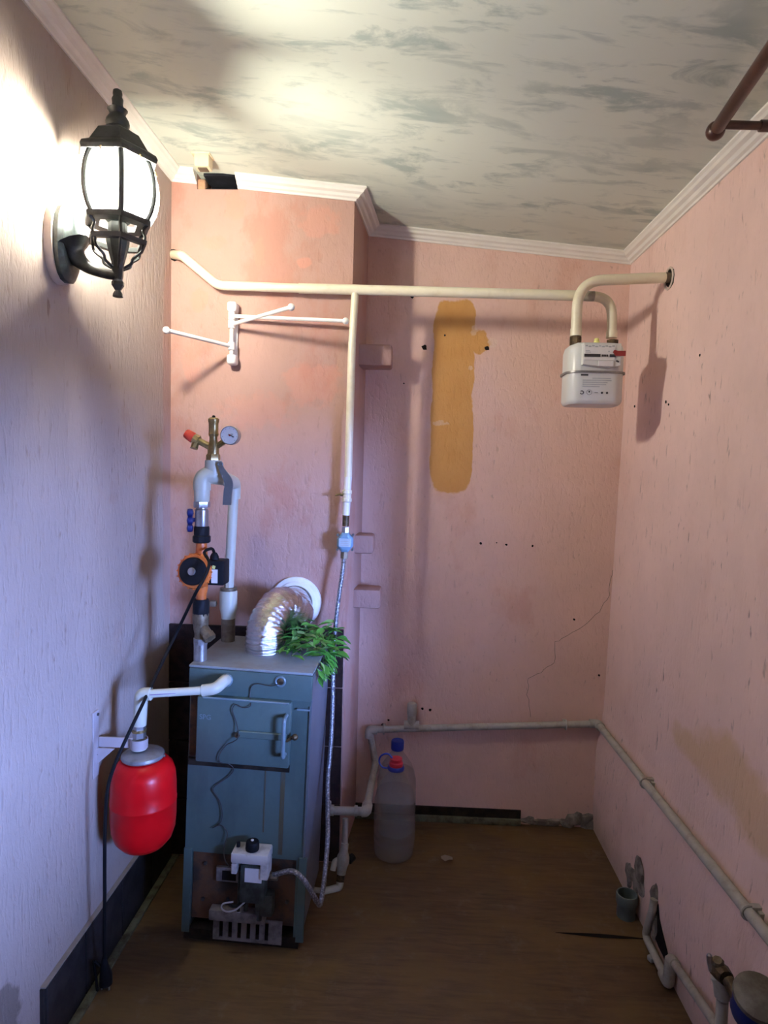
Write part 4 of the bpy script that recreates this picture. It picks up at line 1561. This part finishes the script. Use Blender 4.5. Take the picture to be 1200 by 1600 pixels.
# grey lever of the bypass valve
lv = [(344, 722), (346, 731), (350, 739), (355, 747), (357.5, 757), (356, 770), (354.5, 789)]
ring = []
wds = [.004, .007, .010, .011, .011, .011, .011]
pts = spline([onY(a, c_, YP - .012) for a, c_ in lv], 4)
wds = [wds[min(6, i // 4)] * (1 - (i % 4) / 4) + wds[min(6, i // 4 + 1)] * ((i % 4) / 4) for i in range(len(pts))]
rings = []
for p, wdt in zip(pts, wds):
    rings.append([p + Vector((-wdt, -.003, 0)), p + Vector((wdt, -.003, 0)), p + Vector((wdt, .004, 0)), p + Vector((-wdt, .004, 0))])
lvo = thing('valve_lever', 'curved dark grey lever handle beside the white tee', 'handle', pts[-1])
MB().ring_loft(rings).build('lever', M_GREYLEVER, lvo)
MB().torus(pts[0] + Vector((.001, -.002, -.006)), (0, 1, 0), .006, .0025, 12, 6).build('hang_loop', M_GREYLEVER, lvo)
MB().cyl(onY(350, 745, YP - .014), onY(350, 745, YP + .02), .006, n=10).build('spindle', M_STEEL, lvo)

# brass safety group
sg0 = Vector((tt.x, YP + .012, rz(719)))
YS = sg0.y
sg = thing('safety_group', 'brass safety manifold with air vent, red-capped relief valve and pressure gauge', 'safety valve', sg0)
k = YS / F


def sz(py):
    return onY(329, py, YS).z


SX = sg0.x


def stack3(prof, mat, name, n=14, dx=0):
    z0_ = sz(prof[0][1])
    return MB().lathe([(r * k, sz(p) - z0_) for r, p in prof], (SX + dx, YS, z0_), n=n).build(name, mat, sg)


stack3([(11, 719), (11, 711), (9.5, 709)], M_BRASS, 'hex_base', 6)
stack3([(9, 710), (9, 700), (7, 692), (6, 686), (6, 680)], M_BRASS, 'manifold')
stack3([(7, 682), (8.2, 678), (7.5, 676), (7.5, 661), (8.5, 659), (8.5, 655), (7, 653), (3, 652)], M_BRASS, 'air_vent')
stack3([(2.6, 653), (2.6, 650), (1.5, 649)], M_BLACKP, 'vent_cap', 10)
m0 = Vector((SX, YS, sz(701)))
a1 = onY(309, 688, YS)
MB().tube([m0, a1], .0095, 12).build('relief_branch', M_BRASS, sg)
a2 = onY(303, 685, YS)
MB().cyl(a1 + (a1 - a2) * .2, a2, .0145, n=8).build('relief_body', M_BRASS, sg)
a3 = onY(290, 676.5, YS)
dd = (a3 - a2).normalized()
MB().lathe([(.0135, 0), (.0150, .003), (.0135, .022), (.0120, .026), (.002, .027)], a2, dd, 12).build('red_cap', M_REDCAP, sg)
MB().cyl(onY(307, 688, YS), onY(303, 701, YS - .008), .0105, n=8).build('outlet', M_BRASS, sg)
g0 = onY(350, 690, YS)
MB().tube([m0, onY(341, 696, YS)], .0085, 12).build('gauge_branch', M_BRASS, sg)
MB().cyl(onY(339, 697.5, YS), g0, .0085, n=6).build('gauge_stem', M_BRASS, sg)
gc = onY(361, 680.5, YS - .01)
b = MB()
b.lathe([(.020, .012), (.0245, .010), (.0255, 0), (.0255, -.014), (.024, -.016), (.0232, -.0145), (.0232, -.011)], gc, (0, 1, 0), 28)
ga = b.build('gauge_case', M_STEEL, sg)
MB().lathe([(.0230, 0), (.0230, .002)], gc + Vector((0, -.0135, 0)), (0, 1, 0), 28).build('gauge_dial', M_DIAL, ga)
MB().box(gc + Vector((.004, -.0145, -.001)), (.016, .001, .0022), Euler((0, .5, 0)).to_matrix()).build('gauge_needle', M_PRINT, ga)
b = MB()
b.box(gc + Vector((.006, -.0140, .002)), (.006, .001, .005))
b.box(gc + Vector((.009, -.0140, -.004)), (.006, .001, .004))
for kk in range(9):
    a = -PI * .25 + PI * 1.5 * kk / 8
    b.box(gc + Vector((math.cos(a) * .019, -.0140, math.sin(a) * .019)), (.002, .001, .002))
b.build('gauge_print', M_PRINTGREY, ga)
MB().lathe([(.0028, 0), (.001, .002)], gc + Vector((0, -.0145, 0)), (0, -1, 0), 10).build('gauge_hub', M_REDTAG, ga)

# ------------------------------------------------------------------ expansion tank
YT = 1.565
tc = onY(224.5, 1250, YT)


def tz(py):
    return onY(224, py, YT).z


k = YT / F
tank = thing('expansion_tank', 'red steel expansion tank hanging from a white wall bracket', 'tank', (tc.x, YT, tz(1325)))
prof = [(1, 1324), (22, 1323), (35, 1317), (45, 1306), (50, 1292), (51.5, 1275), (51.8, 1251), (52.4, 1250), (52.4, 1247.5), (51.8, 1246.5), (51.5, 1225), (50, 1207), (46, 1196), (38, 1188), (30, 1184), (1, 1183)]
MB().lathe([(r * k, tz(p) - tz(1324)) for r, p in prof], (tc.x, YT, tz(1324)), n=48).build('vessel', M_RED, tank, angle=60)
MB().lathe([(.030, 0), (.051, .0), (.053, .004), (.052, .010), (.048, .013), (.030, .016), (.012, .018)], (tc.x - .002, YT, tz(1183)), n=36).build('top_flange', M_FLANGE, tank)
nx = onY(217.5, 1155, YT).x
MB().lathe([(.012, 0), (.0185, .001), (.0185, .024), (.016, .026)], (nx, YT, tz(1171)), n=18).build('valve_cap', M_PPR, tank)
MB().tube([onY(191, 1186, YT), onY(258, 1181, YT)], .003, 6).build('clamp_band', M_STEEL, tank)

tp = thing('tank_pipe', 'white plastic pipe with dark stripe joining the red tank to the boiler', 'pipe', (nx, YT, tz(1150)))
MB().cyl((nx, YT, tz(1152)), (nx, YT, tz(1132)), .0165, n=6).build('union_nut', M_STEEL, tp)
MB().cyl((nx, YT, tz(1143)), (nx, YT, tz(1139)), .0185, n=12).build('nut_rim', M_BRASS, tp)
e1 = Vector((onY(221, 1085, YT).x, YT, tz(1085)))
MB().tube(fillet([(nx + .001, YT, tz(1133)), e1, onY(236, 1084, YT)], [0, .010, 0], 7), .0165, 16).build('elbow', M_PPR, tp)
YE = 1.60
e2 = onY(330, 1078, YE)
MB().tube([onY(232, 1084, YT), e2], .0105, 14).build('straight_pipe', M_PPR, tp)
s0, s1 = onY(234, 1086, YT - .0106), onY(318, 1080.5, YE - .0106)
MB().tube([s0, s1], .0012, 5).build('stripe', M_PPRSTRIPE, tp)
bf = WM[boil] @ Vector((bl(356, 1060)[0], fyb - .010, bl(356, 1060)[1]))
MB().tube(fillet([onY(316, 1079, YE - .002), onY(337, 1076, YE), onY(350, 1064, 1.63), bf], [0, .022, .02, 0], 7), .0152, 16).build('elbow', M_PPR, tp)
MB().lathe([(.016, 0), (.018, .003), (.018, .012), (.015, .014)], bf + Vector((0, .002, 0)), (0, -1, 0), 16).build('port_collar', M_BOILERTRIM, tp)

brk = thing('tank_bracket', 'white steel wall bracket holding the red tank by its neck', 'bracket', onX(148, 1162, XL))
zt_, zb_ = onX(148, 1111, XL).z, onX(148, 1214, XL).z
yb2 = onX(148, 1162, XL).y
MB().box((XL + .002, yb2, (zt_ + zb_) / 2), (.004, .028, zt_ - zb_), bevel=.001, seg=1).build('wall_strip', M_BRACKET, brk)
for pz_ in (1116, 1178):
    q = onX(150, pz_, XL)
    MB().lathe([(.004, 0), (.004, .003), (.001, .004)], (XL + .004, q.y, q.z), (1, 0, 0), 8).build('screw', M_PRINT, brk)
za = tz(1161)
MB().box(((XL + nx) / 2 - .006, YT - .002, za), (nx - XL - .022, .006, .026), bevel=.001, seg=1).build('arm', M_BRACKET, brk)
MB().lathe([(.0215, -.012), (.0215, .012), (.0195, .012), (.0195, -.012)], (nx, YT, za), n=20, cap=False).build('neck_loop', M_BRACKET, brk)
MB().prism([(XL + .004, YT - .012, za - .013), (XL + .05, YT - .012, za - .013), (XL + .004, YT - .012, za - .055)], (0, .003, 0)).build('gusset', M_BRACKET, brk)

# ------------------------------------------------------------------ power cable
gt = gl0 + Vector((0, 0, .018))
cab = thing('power_cable', 'black mains cable hanging from the pump down to a plug on the floor', 'cable', onZ(160, 1532, 0))
cp = [gt, gt + Vector((-.004, -.012, .014)), gt + Vector((-.018, -.030, .006)), rp(327, 880, YP - .085), rp(318, 905, YP - .11), rp(305, 928, YP - .12), onY(280, 980, 1.69), onY(250, 1042, 1.62),
      onY(222, 1102, 1.53), onY(200, 1148, 1.48), onY(180, 1193, 1.455), onY(168, 1235, 1.45), onY(164, 1300, 1.455), onY(163.5, 1400, 1.465), onY(163, 1470, 1.475), onY(163, 1500, 1.485)]
MB().tube(spline(cp, 5), .0042, 8).build('lead', M_CABLE, cab)
pt_ = cp[-1]
pf = Vector((pt_.x - .002, pt_.y + .012, .016))
MB().tube([pt_ + Vector((0, 0, .01)), pt_ + Vector((0, 0, -.012)), pf + Vector((0, 0, .025)), pf], [.005, .009, .015, .016], 12).build('plug', M_BLACKP, cab)
b = MB()
b.cyl(pf + Vector((-.008, 0, 0)), pf + Vector((-.010, -.002, -.0145)), .0024, n=8)
b.cyl(pf + Vector((.008, 0, 0)), pf + Vector((.009, -.002, -.0145)), .0024, n=8)
b.build('plug_pins', M_STEEL, cab)
MB().tube(spline([pt_ + Vector((-.012, 0, -.016)), pt_ + Vector((-.024, -.004, -.002)), pt_ + Vector((-.022, 0, -.04)), Vector((pt_.x - .018, pt_.y, .006))], 5), .0035, 7).build('earth_clip', M_CABLE, cab)

# ------------------------------------------------------------------ gas filter and hose
flt = thing('gas_filter', 'small blue eight-sided gas filter at the foot of the cream vertical pipe', 'filter', onY(539.5, 868, YG))
fcn = onY(539.5, 847, YG)
b = MB()
b.lathe([(.020, .016), (.027, .012), (.027, -.012), (.022, -.018), (.018, -.020)], fcn, (0, 1, 0), 8, phase=PI / 8, cy=1.22, xdir=(1, 0, 0))
fo_ = b.build('housing', M_FILTER, flt, angle=20)
MB().box(fcn + Vector((0, -.0205, 0)), (.036, .002, .026)).build('label', M_FILTERLBL, fo_)
b = MB()
for zz in (-.0075, -.0015, .0045):
    b.box(fcn + Vector((0, -.0217, zz)), (.026, .0008, .0025))
b.build('label_print', M_PRINTGREY, fo_)
for dx in (-1, 1):
    for dz in (-1, 1):
        MB().cyl(fcn + Vector((dx * .0235, -.014, dz * .023)), fcn + Vector((dx * .0235, .012, dz * .023)), .0042, n=6).build('bolt', M_GREYLEVER, fo_)
MB().cyl(fcn + Vector((0, 0, .048)), fcn + Vector((0, 0, .030)), .012, n=6).build('inlet_nut', M_STEEL, flt)
MB().cyl(fcn + Vector((-.002, 0, -.030)), fcn + Vector((-.003, 0, -.052)), .0125, n=6).build('outlet_nut', M_OLDBRASS, flt)
hose = thing('gas_hose', 'braided steel gas hose from the blue filter down to the boiler valve', 'hose', onY(500, 1415, 1.64))
hp0 = fcn + Vector((-.003, 0, -.046))
vin = WM[boil] @ Vector((xx + .004, fyb - .030, zz * 0 + bl(425, 1357)[1]))
hpts = [hp0, onY(535, 895, 2.0), onY(528, 945, 1.995), onY(522.5, 1000, 1.98), onY(520.5, 1060, 1.96), onY(519.5, 1110, 1.94), onY(516.5, 1170, 1.90), onY(512.5, 1215, 1.86), onY(512, 1265, 1.80),
        onY(512, 1310, 1.74), onY(507, 1370, 1.68), onY(501, 1410, 1.645), onY(496, 1410, 1.625), onY(488, 1396, 1.615), onY(474, 1374, 1.615), onY(455, 1361, 1.625), vin]
MB().tube(spline(hpts, 6), .0068, 10).build('braided_tube', M_HOSE, hose)
MB().cyl(vin + Vector((-.006, 0, 0)), vin + Vector((.020, -.002, 0)), .010, n=6).build('end_nut', M_OLDBRASS, hose)

# ------------------------------------------------------------------ heating pipe around the walls
YH = YB - .028
ht = thing('heating_pipe', 'old white heating pipe running low along the back and right walls', 'pipe', onY(577, 1140, YH))
h0 = onY(510, 1266, 1.985)
h1 = onY(572, 1268, 1.985)
h2 = onY(585, 1220, YH)
h2 = Vector((h1.x + .012, YH, h1.z + .004))
h3 = onY(577, 1140, YH)
h4 = onY(936, 1131, YH)
xr_low = xr(.42) - .022
h4 = Vector((xr_low, YH, h4.z))
h5 = onX(1200, 1463, xr_low + .004)
dirn = (h5 - h4).normalized()
h6 = h4 + dirn * 2.2
RP = .0125
MB().tube([h0, h1], .0135, 14).build('boiler_branch', M_PIPEOLD, ht)
b = MB()
for p in (onY(519, 1266, 1.985), onY(556, 1267, 1.985)):
    b.cyl(p - Vector((.005, 0, 0)), p + Vector((.005, 0, 0)), .017, n=14)
b.box(onY(514, 1258, 1.985), (.014, .016, .026), bevel=.003)
b.build('branch_fittings', M_PIPEOLD, ht)
MB().tube(fillet([h1 - Vector((.014, 0, 0)), h1, h1 + (h2 - h1) * .12], [0, .012, 0], 5), .0175, 14).build('elbow', M_PIPEOLD, ht)
MB().tube(fillet([h1, h2, h3], [0, .02, 0], 6), RP, 14).build('rising_pipe', M_PIPEOLD, ht)
MB().tube(fillet([h3 - Vector((0, 0, .03)), h3, h3 + Vector((.03, 0, 0))], [0, .012, 0], 5), .0165, 14).build('elbow', M_PIPEOLD, ht)
MB().tube([h3, h4], RP, 14).build('back_run', M_PIPEOLD, ht)
MB().tube(fillet([h4 - Vector((.03, 0, 0)), h4, h4 + dirn * .03], [0, .012, 0], 5), .016, 14).build('elbow', M_PIPEOLD, ht)
MB().tube([h4, h6], RP, 14).build('side_run', M_PIPEOLD, ht)
tq = onY(643, 1133, YH)
b = MB()
b.cyl(tq - Vector((.028, 0, 0)), tq + Vector((.028, 0, 0)), .0165, n=14)
b.cyl(tq, tq + Vector((0, 0, .05)), .0165, n=14)
b.build('tee', M_PIPEOLD, ht)
MB().lathe([(.0165, .04), (.0185, .045), (.0185, .078), (.015, .084), (.001, .086)], tq, n=14).build('end_cap', M_PIPEOLD, ht)
for px in (600, 884):
    q = onY(px, 1128, YH)
    q.z = h3.z + (h4.z - h3.z) * (q.x - h3.x) / (h4.x - h3.x)
    b = MB()
    b.torus(q, (1, 0, 0), .0165, .0035, 14, 6)
    b.box(q + Vector((0, .018, .002)), (.012, .02, .016))
    b.build('pipe_clip', M_PIPEOLD, ht)
for px, py in ((1008, 1213), (1168, 1416)):
    q = onX(px, py, xr_low)
    s = (q - h4).dot(dirn)
    q = h4 + dirn * s
    b = MB()
    b.torus(q, dirn, .0150, .003, 14, 6)
    b.box(q + Vector((.014, 0, .012)), (.022, .014, .008))
    b.box(q + Vector((.018, -.008, -.004)), (.012, .020, .028))
    b.build('pipe_clip', M_PIPEOLD, ht)

# drain valve assembly at the chimney foot
dv = thing('drain_valve', 'white plastic drain valve on a short vertical pipe beside the boiler', 'valve', onZ(533, 1396, 0))
d0 = onY(540, 1274, 1.985)
YD = 1.95
MB().tube([d0 + Vector((0, 0, -.01)), onY(539, 1320, 1.97)], .0095, 12).build('feed_pipe', M_PIPEOLD, dv)
v1 = onY(539, 1318, 1.96)
v2 = onY(533, 1366, 1.935)
dn = (v2 - v1).normalized()
ll = (v2 - v1).length
MB().lathe([(.012, 0), (.013, ll * .25), (.020, ll * .42), (.021, ll * .6), (.016, ll * .8), (.014, ll)], v1, dn, 14).build('valve_body', M_PIPEOLD, dv)
MB().cyl(onY(545, 1345, 1.955), onY(552, 1338, 1.97), .012, n=10).build('valve_stem', M_BLACKP, dv)
MB().cyl(v2 - dn * .004, v2 + dn * .020, .014, n=6).build('nut', M_RUST, dv)
v3 = v2 + dn * .018
MB().tube(fillet([v3, v3 + dn * .02, v3 + dn * .02 + Vector((-.05, -.02, -.004))], [0, .01, 0], 5), .0115, 12).build('outlet_elbow', M_PPR, dv)
MB().tube(fillet([onY(536, 1340, 1.955), onY(523, 1346, 1.94), onY(520, 1360, 1.93)], [0, .008, 0], 5), .009, 12).build('side_elbow', M_PPR, dv)
MB().tube([v3 + dn * .02 + Vector((-.045, -.018, -.004)), v3 + dn * .02 + Vector((-.16, .0, -.006))], .0095, 12).build('return_pipe', M_PIPEOLD, dv)


# ------------------------------------------------------------------ water bottles
def bottle(cx, cy, name, label, loop):
    root = thing(name, label, 'bottle', (cx, cy, 0), group=None)
    P = [(.002, .004), (.040, .003), (.058, .000), (.066, .006), (.0685, .020), (.0705, .045), (.0715, .060), (.0700, .064), (.0700, .068), (.0715, .072), (.0715, .105), (.0700, .109), (.0715, .113),
         (.0715, .150), (.0695, .155), (.0695, .160), (.0715, .165), (.0705, .195), (.0700, .199), (.0685, .203), (.064, .225), (.054, .250), (.040, .272), (.028, .288), (.022, .297), (.0205, .304), (.0205, .318)]
    MB().lathe([(r, z) for r, z in P], (cx, cy, .001), n=32, cap=False).build('shell', M_CLEAR, root, angle=70)
    Wp = [(.002, .006)] + [(r - .0022, z + .001) for r, z in P[1:] if z < .245] + [(.0005, .247)]
    MB().lathe(Wp, (cx, cy, .001), n=32).build('water', M_WATER, root, angle=70)
    if loop:
        MB().lathe([(.024, .299), (.0285, .300), (.0285, .308), (.0255, .313), (.021, .313)], (cx, cy, .001), n=24).build('collar', M_GREENCAP, root)
        MB().lathe([(.0235, .313), (.0235, .324), (.0205, .328), (.0205, .338), (.017, .340), (.001, .340)], (cx, cy, .001), n=24).build('cap', M_BOTRED, root)
        c_ = Vector((cx - .034, cy - .004, .330))
        pts = [c_ + Vector((math.cos(a) * .026, 0, math.sin(a) * .026)) for a in [(-.15 + 1.75 * i / 20) * PI for i in range(21)]]
        pts = [Vector((cx - .012, cy - .004, .338))] + [c_ + Vector((math.cos(a) * .024, 0, math.sin(a) * .025)) for a in [(.35 + 1.05 * i / 16) * PI for i in range(17)]] + [Vector((cx - .020, cy - .004, .304))]
        MB().tube(spline(pts, 2), .0030, 6).build('carry_loop', M_GREENCAP, root)
    else:
        MB().lathe([(.0225, .306), (.0235, .309), (.0235, .336), (.021, .340), (.001, .3405)], (cx, cy, .001), n=24).build('cap', M_GREENCAP, root)
    return root


bottle(-.018, 2.125, 'water_bottle', 'clear plastic water bottle with red cap and blue carry loop on the floor', True)
q = onY(621, 1172, 2.268)
bottle(q.x, 2.268, 'water_bottle', 'clear plastic water bottle with plain blue cap behind the red-capped bottle', False)

# paper scrap
q = onZ(698, 1344, 0.004)
rnd = random.Random(2)
b = MB()
pts = []
for i in range(4):
    row = []
    for j in range(3):
        row.append(b.bm.verts.new(q + Vector(((i - 1.5) * .013, (j - 1) * .012 + .002 * (i % 2), .0015 + rnd.random() * .012))))
    pts.append(row)
for i in range(3):
    for j in range(2):
        b.bm.faces.new((pts[i][j], pts[i + 1][j], pts[i + 1][j + 1], pts[i][j + 1]))
bmesh.ops.solidify(b.bm, geom=list(b.bm.faces), thickness=.0012)
sc = b.build('paper_scrap', M_PAPER, base=(q.x, q.y, 0.002))
tag(sc, 'small crumpled beige scrap of paper lying on the brown floor', 'paper')

# ------------------------------------------------------------------ drain stub and pipes, lower right
q = onZ(990, 1436, 0)
dp = thing('drain_pipe', 'short open grey plastic drain pipe rising from the floor by the right wall', 'pipe', (q.x - .018, q.y + .01, 0))
c_ = Vector((q.x - .014, q.y + .012, 0))
c_.x = min(c_.x, .722 - .035)
MB().lathe([(.027, 0), (.027, .036), (.0295, .040), (.0310, .044), (.0310, .068), (.0295, .071), (.0265, .071), (.0265, .02), (.001, .02)], c_, n=24, cap=False).build('socket', M_DRAIN, dp)
MB().lathe([(.0262, 0), (.001, .001)], c_ + Vector((0, 0, .024)), n=20).build('dark_bore', M_BLACK_HOLE, dp)

w0 = onX(1020, 1448, .700)
wpip = thing('water_pipe', 'white plastic water pipe stepping along the floor beside the right wall', 'pipe', onZ(1046, 1536, 0))
A0 = onX(1022, 1405, .712)
A1 = onZ(1017, 1462, .020)
A1.x = min(A1.x, .705)
A2 = onZ(1044, 1536, .018)
A3 = A2 + Vector((.006, .004, .062))
B0 = onX(1056, 1492, .702)
B1 = onX(1122, 1606, .690)
MB().tube(fillet([A0, A0 + Vector((-.004, -.004, -.03)), A1, A2], [0, .015, .015, 0], 5), .0105, 12).build('floor_run', M_PIPEOLD, wpip)
MB().tube(fillet([A2.lerp(A1, .2), A2, A3], [0, .008, 0], 5), .0150, 14).build('elbow', M_PIPEOLD, wpip)
bd = (B1 - A3).normalized()
MB().tube(fillet([A2 + (A3 - A2) * .4, A3, A3 + bd * .03], [0, .008, 0], 5), .0140, 14).build('elbow', M_PIPEOLD, wpip)
MB().tube([A3, A3 + bd * .42], .0105, 12).build('raised_run', M_PIPEOLD, wpip)
nb = onZ(1020, 1497, .010)
MB().box(nb, (.026, .018, .014), Euler((0, 0, .4)).to_matrix(), .003).build('offcut_stop', M_PIPEOLD, wpip)

# stop valve and water meter
V0 = onX(1127, 1592, .672)
V0.z = .0
VX, VY = V0.x, onX(1127, 1592, .672).y


def vz(py):
    return onX(1120, py, VX).z


wv_ = thing('stop_valve', 'tarnished lever stop valve on a white upright pipe near the floor', 'valve', (VX, VY, 0))
MB().tube([(VX, VY, 0), (VX, VY, vz(1548))], .0115, 12).build('upright_pipe', M_PIPEOLD, wv_)
ztv = onY(1122, 1540, VY).z
MB().tube([(VX, VY, onY(1125, 1556, VY).z), (VX - .004, VY, onY(1122, 1536, VY).z), (VX - .010, VY + .004, onY(1118, 1526, VY).z)], .0165, 12).build('adapter', M_PIPEOLD, wv_)
va = onY(1119, 1510, VY)
vb = onY(1142, 1536, VY - .04)
MB().tube([onY(1116, 1512, VY + .01), onY(1128, 1520, VY - .01), onY(1136, 1530, VY - .03)], [.014, .018, .015], 10).build('body', M_RUST, wv_)
MB().tube(spline([onY(1112, 1517, VY), onY(1109, 1503, VY + .005), onY(1108, 1490, VY + .01)], 4), [.006] * 8 + [.003], 8).build('lever', M_STEEL, wv_)
MB().lathe([(.012, 0), (.013, .01), (.009, .016)], onY(1122, 1508, VY), (-.3, -.3, 1), 8).build('bonnet', M_OLDBRASS, wv_)

wm_c = onY(1186, 1559, VY - .09)
wmt = thing('water_meter', 'round blue water meter with a dusty grey lid by the right wall', 'water meter', (wm_c.x, wm_c.y, wm_c.z - .09))
tl = Vector((-.10, -.42, 1)).normalized()
MB().lathe([(.040, -.060), (.043, -.050), (.043, -.010), (.041, -.004)], wm_c, tl, 28).build('body', M_BLUEMETER, wmt)
MB().lathe([(.030, -.006), (.0445, -.005), (.0455, .000), (.0445, .006), (.036, .010), (.001, .012)], wm_c, tl, 28).build('lid', M_METERLID, wmt)
MB().box(wm_c + Vector((.034, .008, .008)), (.014, .020, .010), Euler((-.4, 0, .3)).to_matrix(), .003).build('hinge', M_METERLID, wmt)
MB().tube([onY(1138, 1532, VY - .035), onY(1150, 1552, VY - .06), wm_c - tl * .040], [.012, .014, .018], 10).build('inlet_stub', M_RUST, wmt)
MB().tube([wm_c - tl * .040, wm_c - tl * .045 + Vector((.0, -.12, -.01))], .014, 10).build('outlet_stub', M_RUST, wmt)
MB().lathe([(.016, 0), (.018, .01), (.014, .016)], wm_c - tl * .058 + Vector((.006, -.032, -.012)), (0, -1, .3), 10).build('brass_plug', M_YELLOWCAP, wmt)
MB().tube([wm_c - tl * .058, Vector((wm_c.x, wm_c.y, 0.0))], .012, 10).build('support_pipe', M_PIPEOLD, wmt)
